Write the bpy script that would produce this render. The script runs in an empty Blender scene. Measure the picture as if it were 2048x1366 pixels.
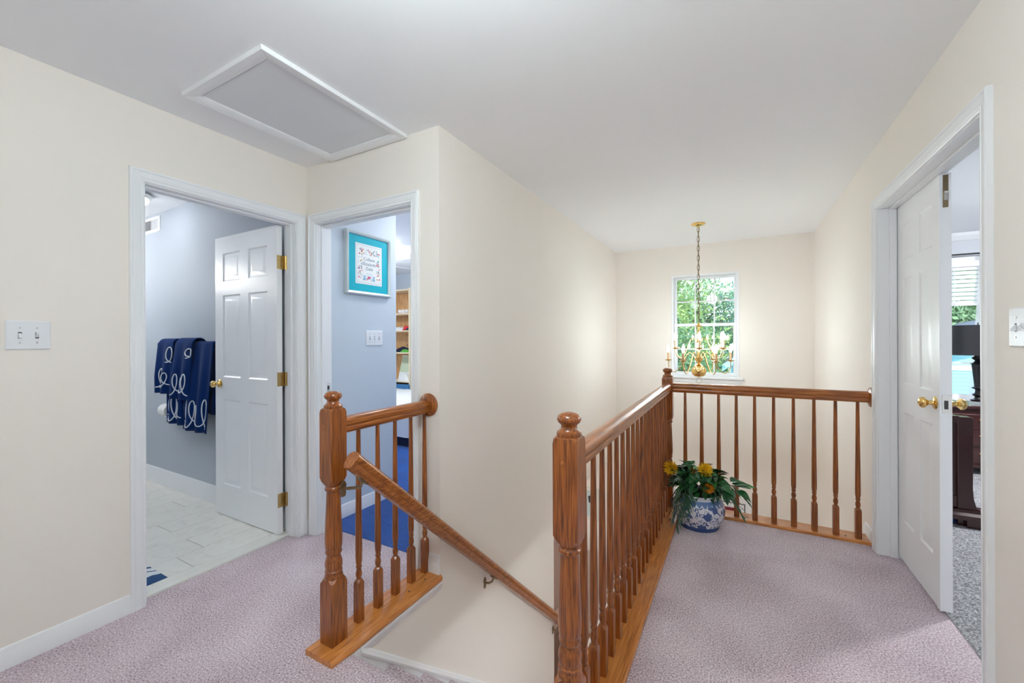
import bpy, bmesh, math, random
from mathutils import Vector, Matrix, Euler
random.seed(7)
SC = bpy.context.scene
COL = SC.collection
PI = math.pi

# ------------------------------------------------------------------ camera
CAMH = 1.28
cam_d = bpy.data.cameras.new('camera')
cam_d.sensor_width = 36.0
cam_d.lens = 36.0 * 818.7 / 2048.0
cam_d.shift_y = -2.2 / 2048.0
cam_d.clip_start = 0.02
cam_d.clip_end = 300
cam = bpy.data.objects.new('camera', cam_d)
COL.objects.link(cam)
cam.matrix_world = (Matrix.Translation((0, 0, CAMH)) @ Matrix.Rotation(0.50173, 4, 'Z')
                    @ Matrix.Rotation(PI / 2, 4, 'X') @ Matrix.Rotation(-0.00381, 4, 'Z'))
SC.camera = cam

# ------------------------------------------------------------------ view / exposure
SC.view_settings.view_transform = 'Standard'
SC.view_settings.look = 'None'
SC.view_settings.gamma = 1.0
SC.view_settings.use_curve_mapping = False
SC.view_settings.exposure = 1.48
SC.cycles.max_bounces = 9
SC.cycles.diffuse_bounces = 6
SC.cycles.glossy_bounces = 3
SC.cycles.transparent_max_bounces = 8
SC.cycles.sample_clamp_indirect = 6.0
SC.cycles.caustics_reflective = False
SC.cycles.caustics_refractive = False

# ------------------------------------------------------------------ light levels (tuned here)
L_HALL, L_BACK = 31.0, 3.0     # hall globe, then the added fill globe behind the viewer (emission strength)
L_BATH, L_BLUE, L_BED, L_LIV = 4.5, 55.0, 120.0, 55.0  # bath dome, then added lights: fan bowl, right bedroom, living room
L_ENTRY = 16.0  # added fill inside the blue bedroom doorway
L_VAN = 27.0
L_BULB = 46.0
SKY = 1.3
SUN = 2.3

# ------------------------------------------------------------------ world sky + sun
world = bpy.data.worlds.new('sky')
SC.world = world
world.use_nodes = True
nt = world.node_tree
nt.nodes.clear()
tc = nt.nodes.new('ShaderNodeTexCoord')
sep = nt.nodes.new('ShaderNodeSeparateXYZ')
ramp = nt.nodes.new('ShaderNodeValToRGB')
ramp.color_ramp.elements[0].position = 0.0
ramp.color_ramp.elements[0].color = (0.86, 0.93, 1.0, 1)
ramp.color_ramp.elements[1].position = 0.9
ramp.color_ramp.elements[1].color = (0.30, 0.55, 0.95, 1)
bg = nt.nodes.new('ShaderNodeBackground')
bg.inputs['Strength'].default_value = SKY
wo = nt.nodes.new('ShaderNodeOutputWorld')
nt.links.new(tc.outputs['Generated'], sep.inputs[0])
nt.links.new(sep.outputs['Z'], ramp.inputs[0])
nt.links.new(ramp.outputs[0], bg.inputs['Color'])
nt.links.new(bg.outputs[0], wo.inputs['Surface'])
sun_d = bpy.data.lights.new('sun', 'SUN')
sun_d.energy = SUN
sun_d.angle = 0.02
sun_d.color = (1.0, 0.96, 0.88)
sun = bpy.data.objects.new('sun', sun_d)
COL.objects.link(sun)
sun.rotation_euler = Euler((math.radians(48), 0, math.radians(-25)))
sun.location = (0, -6, 12)


# ------------------------------------------------------------------ colour + materials
def lin(c):
    c = c / 255.0
    return c / 12.92 if c <= 0.04045 else ((c + 0.055) / 1.055) ** 2.4


def rgb(r, g, b):
    return (lin(r), lin(g), lin(b), 1.0)


MATS = {}


def new_mat(name):
    m = bpy.data.materials.new(name)
    m.use_nodes = True
    t = m.node_tree
    return m, t, t.nodes['Principled BSDF']


def N(t, kind, **kw):
    n = t.nodes.new(kind)
    for k, v in kw.items():
        if k in n.inputs:
            n.inputs[k].default_value = v
        else:
            setattr(n, k, v)
    return n


def plain(name, col, rough=0.5, metal=0.0, coat=0.0, bump=0.0, bscale=200.0, spec=0.5, emit=None, estr=0.0, var=0.0, sheen=0.0):
    m, t, b = new_mat(name)
    b.inputs['Base Color'].default_value = col
    b.inputs['Roughness'].default_value = rough
    b.inputs['Metallic'].default_value = metal
    b.inputs['Coat Weight'].default_value = coat
    b.inputs['Specular IOR Level'].default_value = spec
    b.inputs['Sheen Weight'].default_value = sheen
    if emit:
        b.inputs['Emission Color'].default_value = emit
        b.inputs['Emission Strength'].default_value = estr
    if bump or var:
        co = N(t, 'ShaderNodeTexCoord')
        no = N(t, 'ShaderNodeTexNoise', Scale=bscale, Detail=3.0)
        t.links.new(co.outputs['Object'], no.inputs['Vector'])
        if bump:
            bp = N(t, 'ShaderNodeBump', Strength=bump, Distance=0.002)
            t.links.new(no.outputs['Fac'], bp.inputs['Height'])
            t.links.new(bp.outputs['Normal'], b.inputs['Normal'])
        if var:
            mx = N(t, 'ShaderNodeMix', data_type='RGBA')
            mx.inputs['A'].default_value = tuple(c * (1 - var) for c in col[:3]) + (1,)
            mx.inputs['B'].default_value = tuple(min(1, c * (1 + var)) for c in col[:3]) + (1,)
            t.links.new(no.outputs['Fac'], mx.inputs['Factor'])
            t.links.new(mx.outputs['Result'], b.inputs['Base Color'])
    MATS[name] = m
    return m


def oak(name, axis, dark, mid, light, rough=0.28):
    """oak with cathedral contours and fine pores running along AXIS (0,1,2)"""
    m, t, b = new_mat(name)
    co = N(t, 'ShaderNodeTexCoord')
    oi = N(t, 'ShaderNodeObjectInfo')
    add = N(t, 'ShaderNodeVectorMath', operation='ADD')
    mul = N(t, 'ShaderNodeMath', operation='MULTIPLY')
    mul.inputs[1].default_value = 7.0
    t.links.new(oi.outputs['Random'], mul.inputs[0])
    t.links.new(co.outputs['Object'], add.inputs[0])
    t.links.new(mul.outputs[0], add.inputs[1])
    s1 = [22.0, 22.0, 22.0]
    s1[axis] = 1.1
    s2 = [260.0, 260.0, 260.0]
    s2[axis] = 9.0
    mp1 = N(t, 'ShaderNodeMapping')
    mp1.inputs['Scale'].default_value = s1
    mp2 = N(t, 'ShaderNodeMapping')
    mp2.inputs['Scale'].default_value = s2
    t.links.new(add.outputs[0], mp1.inputs['Vector'])
    t.links.new(add.outputs[0], mp2.inputs['Vector'])
    n1 = N(t, 'ShaderNodeTexNoise', Scale=1.0, Detail=2.0)
    n2 = N(t, 'ShaderNodeTexNoise', Scale=1.0, Detail=4.0)
    t.links.new(mp1.outputs[0], n1.inputs['Vector'])
    t.links.new(mp2.outputs[0], n2.inputs['Vector'])
    k = N(t, 'ShaderNodeMath', operation='MULTIPLY')
    k.inputs[1].default_value = 62.0
    sn = N(t, 'ShaderNodeMath', operation='SINE')
    mr = N(t, 'ShaderNodeMapRange')
    mr.inputs['From Min'].default_value = -1
    t.links.new(n1.outputs['Fac'], k.inputs[0])
    t.links.new(k.outputs[0], sn.inputs[0])
    t.links.new(sn.outputs[0], mr.inputs['Value'])
    mixv = N(t, 'ShaderNodeMath', operation='MULTIPLY_ADD')
    t.links.new(n2.outputs['Fac'], mixv.inputs[0])
    mixv.inputs[1].default_value = 1.1
    sc = N(t, 'ShaderNodeMath', operation='MULTIPLY_ADD')
    t.links.new(mr.outputs[0], sc.inputs[0])
    sc.inputs[1].default_value = 0.20
    sc.inputs[2].default_value = -0.14
    t.links.new(sc.outputs[0], mixv.inputs[2])
    rp = N(t, 'ShaderNodeValToRGB')
    e = rp.color_ramp.elements
    e[0].position, e[0].color = 0.22, dark
    e[1].position, e[1].color = 0.82, light
    e2 = e.new(0.5)
    e2.color = mid
    t.links.new(mixv.outputs[0], rp.inputs[0])
    t.links.new(rp.outputs[0], b.inputs['Base Color'])
    b.inputs['Roughness'].default_value = rough
    b.inputs['Coat Weight'].default_value = 0.35
    b.inputs['Coat Roughness'].default_value = 0.2
    bp = N(t, 'ShaderNodeBump', Strength=0.12, Distance=0.001)
    t.links.new(n2.outputs['Fac'], bp.inputs['Height'])
    t.links.new(bp.outputs['Normal'], b.inputs['Normal'])
    MATS[name] = m


def carpet(name, c0, c1, c2, fine=260.0, patch=2.2, bump=0.9, patchk=0.28):
    m, t, b = new_mat(name)
    co = N(t, 'ShaderNodeTexCoord')
    n1 = N(t, 'ShaderNodeTexNoise', Scale=fine, Detail=3.0, Roughness=0.6)
    n2 = N(t, 'ShaderNodeTexNoise', Scale=patch, Detail=3.0, Distortion=0.4)
    n3 = N(t, 'ShaderNodeTexNoise', Scale=fine * 0.33, Detail=2.0)
    for n in (n1, n2, n3):
        t.links.new(co.outputs['Object'], n.inputs['Vector'])
    a = N(t, 'ShaderNodeMath', operation='MULTIPLY_ADD')
    t.links.new(n2.outputs['Fac'], a.inputs[0])
    a.inputs[1].default_value = patchk
    a.inputs[2].default_value = -patchk * 0.5
    a2 = N(t, 'ShaderNodeMath', operation='ADD')
    t.links.new(a.outputs[0], a2.inputs[0])
    t.links.new(n1.outputs['Fac'], a2.inputs[1])
    rp = N(t, 'ShaderNodeValToRGB')
    e = rp.color_ramp.elements
    e[0].position, e[0].color = 0.30, c0
    e[1].position, e[1].color = 0.70, c2
    e2 = e.new(0.5)
    e2.color = c1
    t.links.new(a2.outputs[0], rp.inputs[0])
    t.links.new(rp.outputs[0], b.inputs['Base Color'])
    b.inputs['Roughness'].default_value = 0.95
    b.inputs['Specular IOR Level'].default_value = 0.1
    b.inputs['Sheen Weight'].default_value = 0.25
    ad = N(t, 'ShaderNodeMath', operation='ADD')
    t.links.new(n1.outputs['Fac'], ad.inputs[0])
    t.links.new(n3.outputs['Fac'], ad.inputs[1])
    bp = N(t, 'ShaderNodeBump', Strength=bump, Distance=0.006)
    t.links.new(ad.outputs[0], bp.inputs['Height'])
    t.links.new(bp.outputs['Normal'], b.inputs['Normal'])
    MATS[name] = m


def glassmat(name, tint=(0.97, 0.99, 1.0, 1), refl=0.06):
    m = bpy.data.materials.new(name)
    m.use_nodes = True
    t = m.node_tree
    t.nodes.clear()
    tr = N(t, 'ShaderNodeBsdfTransparent')
    tr.inputs[0].default_value = tint
    gl = N(t, 'ShaderNodeBsdfGlossy')
    gl.inputs['Roughness'].default_value = 0.02
    fr = N(t, 'ShaderNodeFresnel')
    fr.inputs['IOR'].default_value = 1.45
    mx = N(t, 'ShaderNodeMixShader')
    out = N(t, 'ShaderNodeOutputMaterial')
    t.links.new(fr.outputs[0], mx.inputs[0])
    t.links.new(tr.outputs[0], mx.inputs[1])
    t.links.new(gl.outputs[0], mx.inputs[2])
    t.links.new(mx.outputs[0], out.inputs['Surface'])
    MATS[name] = m


def sheer(name, col, alpha):
    m = bpy.data.materials.new(name)
    m.use_nodes = True
    t = m.node_tree
    t.nodes.clear()
    tr = N(t, 'ShaderNodeBsdfTransparent')
    d = N(t, 'ShaderNodeBsdfDiffuse')
    d.inputs[0].default_value = col
    tl = N(t, 'ShaderNodeBsdfTranslucent')
    tl.inputs[0].default_value = col
    m1 = N(t, 'ShaderNodeMixShader')
    m1.inputs[0].default_value = 0.55
    m2 = N(t, 'ShaderNodeMixShader')
    m2.inputs[0].default_value = alpha
    out = N(t, 'ShaderNodeOutputMaterial')
    t.links.new(d.outputs[0], m1.inputs[1])
    t.links.new(tl.outputs[0], m1.inputs[2])
    t.links.new(tr.outputs[0], m2.inputs[1])
    t.links.new(m1.outputs[0], m2.inputs[2])
    t.links.new(m2.outputs[0], out.inputs['Surface'])
    MATS[name] = m


plain('cream', rgb(242, 235, 227), 0.7, bump=0.05, bscale=260, spec=0.25)
plain('ceil', rgb(246, 247, 249), 0.85, bump=0.05, bscale=240, spec=0.15)
plain('trim', rgb(241, 242, 244), 0.32, bump=0.012, bscale=160)
plain('doorwhite', rgb(246, 247, 249), 0.30, bump=0.05, bscale=140)
plain('hatch', rgb(226, 228, 231), 0.8, bump=0.06, bscale=200)
plain('bathblue', rgb(182, 190, 200), 0.6, bump=0.04, spec=0.3)
plain('roomblue', rgb(203, 213, 224), 0.6, bump=0.04, spec=0.3)
plain('bedgrey', rgb(206, 210, 216), 0.65, spec=0.3)
OD, OM, OL = rgb(98, 46, 10), rgb(154, 85, 29), rgb(192, 118, 50)
oak('oak_x', 0, OD, OM, OL)
oak('oak_y', 1, OD, OM, OL)
oak('oak_z', 2, rgb(84, 38, 8), rgb(140, 74, 24), rgb(178, 103, 41))
oak('shoe_x', 0, rgb(150, 84, 32), rgb(198, 124, 58), rgb(218, 150, 82))
oak('shoe_y', 1, rgb(150, 84, 32), rgb(198, 124, 58), rgb(218, 150, 82))
carpet('mauve', rgb(130, 108, 116), rgb(208, 188, 195), rgb(248, 238, 243), fine=150)
carpet('bluepile', rgb(0, 38, 100), rgb(4, 74, 160), rgb(20, 112, 205), fine=190)
carpet('greypile', rgb(52, 52, 56), rgb(136, 136, 140), rgb(216, 216, 216), fine=120, patchk=0.05)
plain('brass', (0.83, 0.58, 0.22, 1), 0.16, metal=1.0)
plain('brassdull', (0.62, 0.44, 0.18, 1), 0.30, metal=1.0, var=0.25, bscale=90)
plain('bronze', (0.30, 0.23, 0.14, 1), 0.35, metal=1.0)
plain('nickel', (0.72, 0.70, 0.66, 1), 0.25, metal=1.0)
plain('steel', (0.55, 0.55, 0.55, 1), 0.3, metal=1.0)
plain('black', rgb(18, 18, 20), 0.4)
plain('shade', rgb(28, 29, 32), 0.35, spec=0.6)
plain('plate', rgb(234, 236, 240), 0.35)
plain('slot', rgb(60, 60, 62), 0.5)
plain('sillstone', rgb(226, 225, 218), 0.35, var=0.04, bscale=12)
plain('grout', rgb(176, 173, 164), 0.8)
plain('terry', rgb(6, 44, 100), 0.9, bump=0.5, bscale=420, spec=0.05, sheen=0.08)
plain('thread', rgb(226, 231, 238), 0.8)
plain('chrome', (0.85, 0.86, 0.88, 1), 0.12, metal=1.0)
plain('paper', rgb(240, 240, 238), 0.8)
plain('silverframe', rgb(206, 214, 214), 0.3, metal=0.25)
plain('teal', rgb(4, 176, 196), 0.7)
plain('inkgrey', rgb(120, 142, 158), 0.8)
plain('inkblue', rgb(136, 190, 214), 0.8)
plain('inkpink', rgb(226, 96, 138), 0.8)
plain('inkviolet', rgb(160, 140, 192), 0.8)
plain('inkred', rgb(196, 62, 60), 0.8)
plain('inkgold', rgb(214, 178, 96), 0.8)
plain('inkteal', rgb(80, 170, 170), 0.8)
oak('pine', 2, rgb(168, 118, 72), rgb(216, 170, 116), rgb(232, 192, 142), rough=0.5)
plain('pineedge', rgb(240, 222, 190), 0.5)
plain('quilt', rgb(238, 238, 236), 0.85, bump=0.3, bscale=60)
plain('red', rgb(196, 36, 48), 0.7)
plain('navy', rgb(24, 34, 62), 0.8)
plain('green', rgb(86, 168, 66), 0.7)
plain('palegreen', rgb(206, 220, 190), 0.6)
plain('bluepaint', rgb(54, 112, 160), 0.5)
plain('cherry', rgb(58, 22, 20), 0.22, coat=0.5, var=0.3, bscale=25)
plain('sleeve', rgb(222, 176, 132), 0.45)
plain('bulb', rgb(255, 244, 225), 0.3, emit=(0.86, 0.97, 1.0, 1), estr=L_BULB)
plain('soil', rgb(58, 44, 34), 0.9)
plain('mum', rgb(242, 192, 24), 0.7, var=0.25, bscale=60)
plain('mumdark', rgb(212, 138, 16), 0.7)
plain('stem', rgb(48, 88, 40), 0.6)
for nm_, em_, st_ in (('dome_hall', (0.82, 0.97, 1.0, 1), L_HALL), ('fill_back', (0.82, 0.97, 1.0, 1), L_BACK),
                      ('dome_bath', (0.97, 0.98, 1.0, 1), L_BATH), ('fill_blue', (0.95, 0.98, 1.0, 1), L_BLUE),
                      ('fill_bed', (0.96, 0.98, 1.0, 1), L_BED), ('fill_liv', (0.88, 0.96, 1.0, 1), L_LIV), ('dome_vanity', (1.0, 0.985, 0.95, 1), L_VAN), ('fill_entry', (0.97, 0.985, 1.0, 1), L_ENTRY), ('fill_under', (0.86, 0.97, 1.0, 1), 22.0)):  # back, blue, bed, liv, entry and under belong to added, unseen lights
    plain(nm_, rgb(245, 245, 242), 0.4, emit=em_, estr=st_)
glassmat('glass')
sheer('curtain', rgb(244, 245, 247), 0.72)
plain('blind', rgb(240, 241, 243), 0.5)
plain('siding', rgb(150, 196, 216), 0.7)
plain('roofing', rgb(92, 96, 104), 0.9, var=0.2, bscale=6)
plain('bark', rgb(96, 84, 74), 0.9, var=0.3, bscale=20)
plain('lawn', rgb(104, 142, 66), 0.95, var=0.3, bscale=3)
plain('fabric', rgb(138, 112, 100), 0.9, var=0.35, bscale=160)
plain('hardwood', rgb(168, 112, 62), 0.35, var=0.25, bscale=9)
plain('amber', rgb(216, 128, 44), 0.35)
plain('darkred', rgb(120, 26, 36), 0.8, var=0.5, bscale=40)
plain('blueball', rgb(40, 84, 160), 0.5)
plain('darktone', rgb(50, 56, 60), 0.6)
plain('paleteal', rgb(196, 214, 212), 0.5)
plain('porcelaincup', rgb(240, 241, 243), 0.2)


def leafmat(name, c0, c1, rough=0.35, trans=0.0):
    m, t, b = new_mat(name)
    oi = N(t, 'ShaderNodeObjectInfo')
    co = N(t, 'ShaderNodeTexCoord')
    no = N(t, 'ShaderNodeTexNoise', Scale=0.9 if trans else 30.0, Detail=2.0)
    t.links.new(co.outputs['Object'], no.inputs['Vector'])
    av = N(t, 'ShaderNodeMath', operation='ADD')
    t.links.new(oi.outputs['Random'], av.inputs[0])
    t.links.new(no.outputs['Fac'], av.inputs[1])
    hf = N(t, 'ShaderNodeMath', operation='MULTIPLY')
    hf.inputs[1].default_value = 0.5
    t.links.new(av.outputs[0], hf.inputs[0])
    mx = N(t, 'ShaderNodeMix', data_type='RGBA')
    mx.inputs['A'].default_value = c0
    mx.inputs['B'].default_value = c1
    t.links.new(hf.outputs[0], mx.inputs['Factor'])
    t.links.new(mx.outputs['Result'], b.inputs['Base Color'])
    b.inputs['Roughness'].default_value = rough
    if trans:
        tl = N(t, 'ShaderNodeBsdfTranslucent')
        t.links.new(mx.outputs['Result'], tl.inputs[0])
        ms = N(t, 'ShaderNodeMixShader')
        ms.inputs[0].default_value = trans
        out = t.nodes['Material Output']
        t.links.new(b.outputs[0], ms.inputs[1])
        t.links.new(tl.outputs[0], ms.inputs[2])
        t.links.new(ms.outputs[0], out.inputs['Surface'])
    MATS[name] = m


leafmat('leaf', rgb(16, 50, 28), rgb(56, 118, 66), 0.25)
leafmat('leafbright', rgb(48, 112, 58), rgb(100, 160, 80), 0.25)
leafmat('palm', rgb(22, 48, 32), rgb(64, 100, 74), 0.3)
leafmat('tree_a', rgb(122, 154, 78), rgb(206, 220, 146), 0.6, 0.35)
leafmat('tree_b', rgb(84, 126, 84), rgb(172, 200, 148), 0.6, 0.35)
leafmat('tree_c', rgb(78, 122, 104), rgb(150, 190, 164), 0.6, 0.35)


def tilemat():
    m, t, b = new_mat('tile')
    co = N(t, 'ShaderNodeTexCoord')
    oi = N(t, 'ShaderNodeObjectInfo')
    ad = N(t, 'ShaderNodeVectorMath', operation='ADD')
    mu = N(t, 'ShaderNodeMath', operation='MULTIPLY')
    mu.inputs[1].default_value = 9
    t.links.new(oi.outputs['Random'], mu.inputs[0])
    t.links.new(co.outputs['Object'], ad.inputs[0])
    t.links.new(mu.outputs[0], ad.inputs[1])
    n = N(t, 'ShaderNodeTexNoise', Scale=9.0, Detail=8.0, Roughness=0.7, Distortion=1.6)
    t.links.new(ad.outputs[0], n.inputs['Vector'])
    rp = N(t, 'ShaderNodeValToRGB')
    e = rp.color_ramp.elements
    e[0].position, e[0].color = 0.30, rgb(222, 219, 211)
    e[1].position, e[1].color = 0.52, rgb(234, 232, 225)
    t.links.new(n.outputs['Fac'], rp.inputs[0])
    t.links.new(rp.outputs[0], b.inputs['Base Color'])
    b.inputs['Roughness'].default_value = 0.35
    MATS['tile'] = m


tilemat()


def rugmat():
    m, t, b = new_mat('rug')
    co = N(t, 'ShaderNodeTexCoord')
    no = N(t, 'ShaderNodeTexNoise', Scale=14.0, Detail=2.0)
    t.links.new(co.outputs['Object'], no.inputs['Vector'])
    sp = N(t, 'ShaderNodeSeparateXYZ')
    t.links.new(co.outputs['Object'], sp.inputs[0])
    a = N(t, 'ShaderNodeMath', operation='MULTIPLY_ADD')
    t.links.new(no.outputs['Fac'], a.inputs[0])
    a.inputs[1].default_value = 0.03
    t.links.new(sp.outputs['X'], a.inputs[2])
    rp = N(t, 'ShaderNodeValToRGB')
    rp.color_ramp.interpolation = 'CONSTANT'
    mr = N(t, 'ShaderNodeMapRange')
    mr.inputs['From Min'].default_value = -0.5
    mr.inputs['From Max'].default_value = 0.0
    t.links.new(a.outputs[0], mr.inputs['Value'])
    t.links.new(mr.outputs[0], rp.inputs[0])
    w, nv = rgb(232, 236, 240), rgb(38, 76, 124)
    e = rp.color_ramp.elements
    e[0].position, e[0].color = 0.0, w
    e[1].position, e[1].color = 0.875, nv
    for p_, c_ in ((0.30, nv), (0.36, w), (0.46, nv), (0.50, w), (0.60, nv), (0.65, w), (0.735, nv), (0.76, w)):
        q = e.new(p_)
        q.color = c_
    t.links.new(rp.outputs[0], b.inputs['Base Color'])
    b.inputs['Roughness'].default_value = 0.95
    n2 = N(t, 'ShaderNodeTexNoise', Scale=260.0)
    t.links.new(co.outputs['Object'], n2.inputs['Vector'])
    bp = N(t, 'ShaderNodeBump', Strength=0.8, Distance=0.004)
    t.links.new(n2.outputs['Fac'], bp.inputs['Height'])
    t.links.new(bp.outputs['Normal'], b.inputs['Normal'])
    MATS['rug'] = m


rugmat()


def porcelain():
    """white porcelain, blue brushwork, a scalloped collar and a blue foot band (object z from the foot)"""
    m, t, b = new_mat('porcelain')
    L = t.links.new
    co = N(t, 'ShaderNodeTexCoord')
    sp = N(t, 'ShaderNodeSeparateXYZ')
    L(co.outputs['Object'], sp.inputs[0])
    v = N(t, 'ShaderNodeTexVoronoi', Scale=11.5, feature='F1')
    L(co.outputs['Object'], v.inputs['Vector'])
    n = N(t, 'ShaderNodeTexNoise', Scale=48.0, Detail=2.0)
    L(co.outputs['Object'], n.inputs['Vector'])
    nb = N(t, 'ShaderNodeTexNoise', Scale=30.0, Detail=1.0, Distortion=1.0)
    L(co.outputs['Object'], nb.inputs['Vector'])
    # blossoms: small distance to a cell centre, broken by noise
    f1 = N(t, 'ShaderNodeMath', operation='MULTIPLY_ADD')
    L(n.outputs['Fac'], f1.inputs[0])
    f1.inputs[1].default_value = 0.35
    L(v.outputs['Distance'], f1.inputs[2])
    bl = N(t, 'ShaderNodeMath', operation='LESS_THAN')
    L(f1.outputs[0], bl.inputs[0])
    bl.inputs[1].default_value = 0.50
    # leaf scroll: thin contour of noise
    sb = N(t, 'ShaderNodeMath', operation='SUBTRACT')
    L(nb.outputs['Fac'], sb.inputs[0])
    sb.inputs[1].default_value = 0.56
    ab = N(t, 'ShaderNodeMath', operation='ABSOLUTE')
    L(sb.outputs[0], ab.inputs[0])
    lf = N(t, 'ShaderNodeMath', operation='LESS_THAN')
    L(ab.outputs[0], lf.inputs[0])
    lf.inputs[1].default_value = 0.045
    mxv = N(t, 'ShaderNodeMath', operation='MAXIMUM')
    L(bl.outputs[0], mxv.inputs[0])
    L(lf.outputs[0], mxv.inputs[1])
    # limits of the painted field
    hi = N(t, 'ShaderNodeMath', operation='LESS_THAN')
    L(sp.outputs['Z'], hi.inputs[0])
    hi.inputs[1].default_value = 0.178
    fld = N(t, 'ShaderNodeMath', operation='MULTIPLY')
    L(mxv.outputs[0], fld.inputs[0])
    L(hi.outputs[0], fld.inputs[1])
    # scallops
    at = N(t, 'ShaderNodeMath', operation='ARCTAN2')
    L(sp.outputs['Y'], at.inputs[0])
    L(sp.outputs['X'], at.inputs[1])
    ml = N(t, 'ShaderNodeMath', operation='MULTIPLY')
    ml.inputs[1].default_value = 14.0
    L(at.outputs[0], ml.inputs[0])
    si = N(t, 'ShaderNodeMath', operation='SINE')
    L(ml.outputs[0], si.inputs[0])
    sa = N(t, 'ShaderNodeMath', operation='ABSOLUTE')
    L(si.outputs[0], sa.inputs[0])
    zz = N(t, 'ShaderNodeMath', operation='MULTIPLY_ADD')
    L(sa.outputs[0], zz.inputs[0])
    zz.inputs[1].default_value = 0.018
    L(sp.outputs['Z'], zz.inputs[2])
    g1 = N(t, 'ShaderNodeMath', operation='GREATER_THAN')
    L(zz.outputs[0], g1.inputs[0])
    g1.inputs[1].default_value = 0.188
    g2 = N(t, 'ShaderNodeMath', operation='LESS_THAN')
    L(sp.outputs['Z'], g2.inputs[0])
    g2.inputs[1].default_value = 0.203
    col = N(t, 'ShaderNodeMath', operation='MULTIPLY')
    L(g1.outputs[0], col.inputs[0])
    L(g2.outputs[0], col.inputs[1])
    ft = N(t, 'ShaderNodeMath', operation='LESS_THAN')
    L(sp.outputs['Z'], ft.inputs[0])
    ft.inputs[1].default_value = 0.028
    m1 = N(t, 'ShaderNodeMix', data_type='RGBA')
    m1.inputs['A'].default_value = rgb(216, 217, 226)
    m1.inputs['B'].default_value = rgb(72, 92, 142)
    L(fld.outputs[0], m1.inputs['Factor'])
    m2 = N(t, 'ShaderNodeMix', data_type='RGBA')
    L(m1.outputs['Result'], m2.inputs['A'])
    m2.inputs['B'].default_value = rgb(92, 122, 168)
    L(col.outputs[0], m2.inputs['Factor'])
    m3 = N(t, 'ShaderNodeMix', data_type='RGBA')
    L(m2.outputs['Result'], m3.inputs['A'])
    m3.inputs['B'].default_value = rgb(54, 78, 132)
    L(ft.outputs[0], m3.inputs['Factor'])
    L(m3.outputs['Result'], b.inputs['Base Color'])
    b.inputs['Roughness'].default_value = 0.18
    MATS['porcelain'] = m


porcelain()


def sidingmat():
    m, t, b = new_mat('clapboard')
    co = N(t, 'ShaderNodeTexCoord')
    sp = N(t, 'ShaderNodeSeparateXYZ')
    t.links.new(co.outputs['Object'], sp.inputs[0])
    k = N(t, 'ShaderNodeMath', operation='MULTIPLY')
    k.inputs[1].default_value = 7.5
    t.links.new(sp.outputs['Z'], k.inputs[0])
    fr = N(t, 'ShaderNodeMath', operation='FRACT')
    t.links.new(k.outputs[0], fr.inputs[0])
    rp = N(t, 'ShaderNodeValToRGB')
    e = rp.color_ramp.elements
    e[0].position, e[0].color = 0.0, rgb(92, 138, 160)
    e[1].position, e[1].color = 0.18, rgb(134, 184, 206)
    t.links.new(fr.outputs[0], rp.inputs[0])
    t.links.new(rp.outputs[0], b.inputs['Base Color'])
    b.inputs['Roughness'].default_value = 0.7
    MATS['clapboard'] = m


sidingmat()


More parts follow.
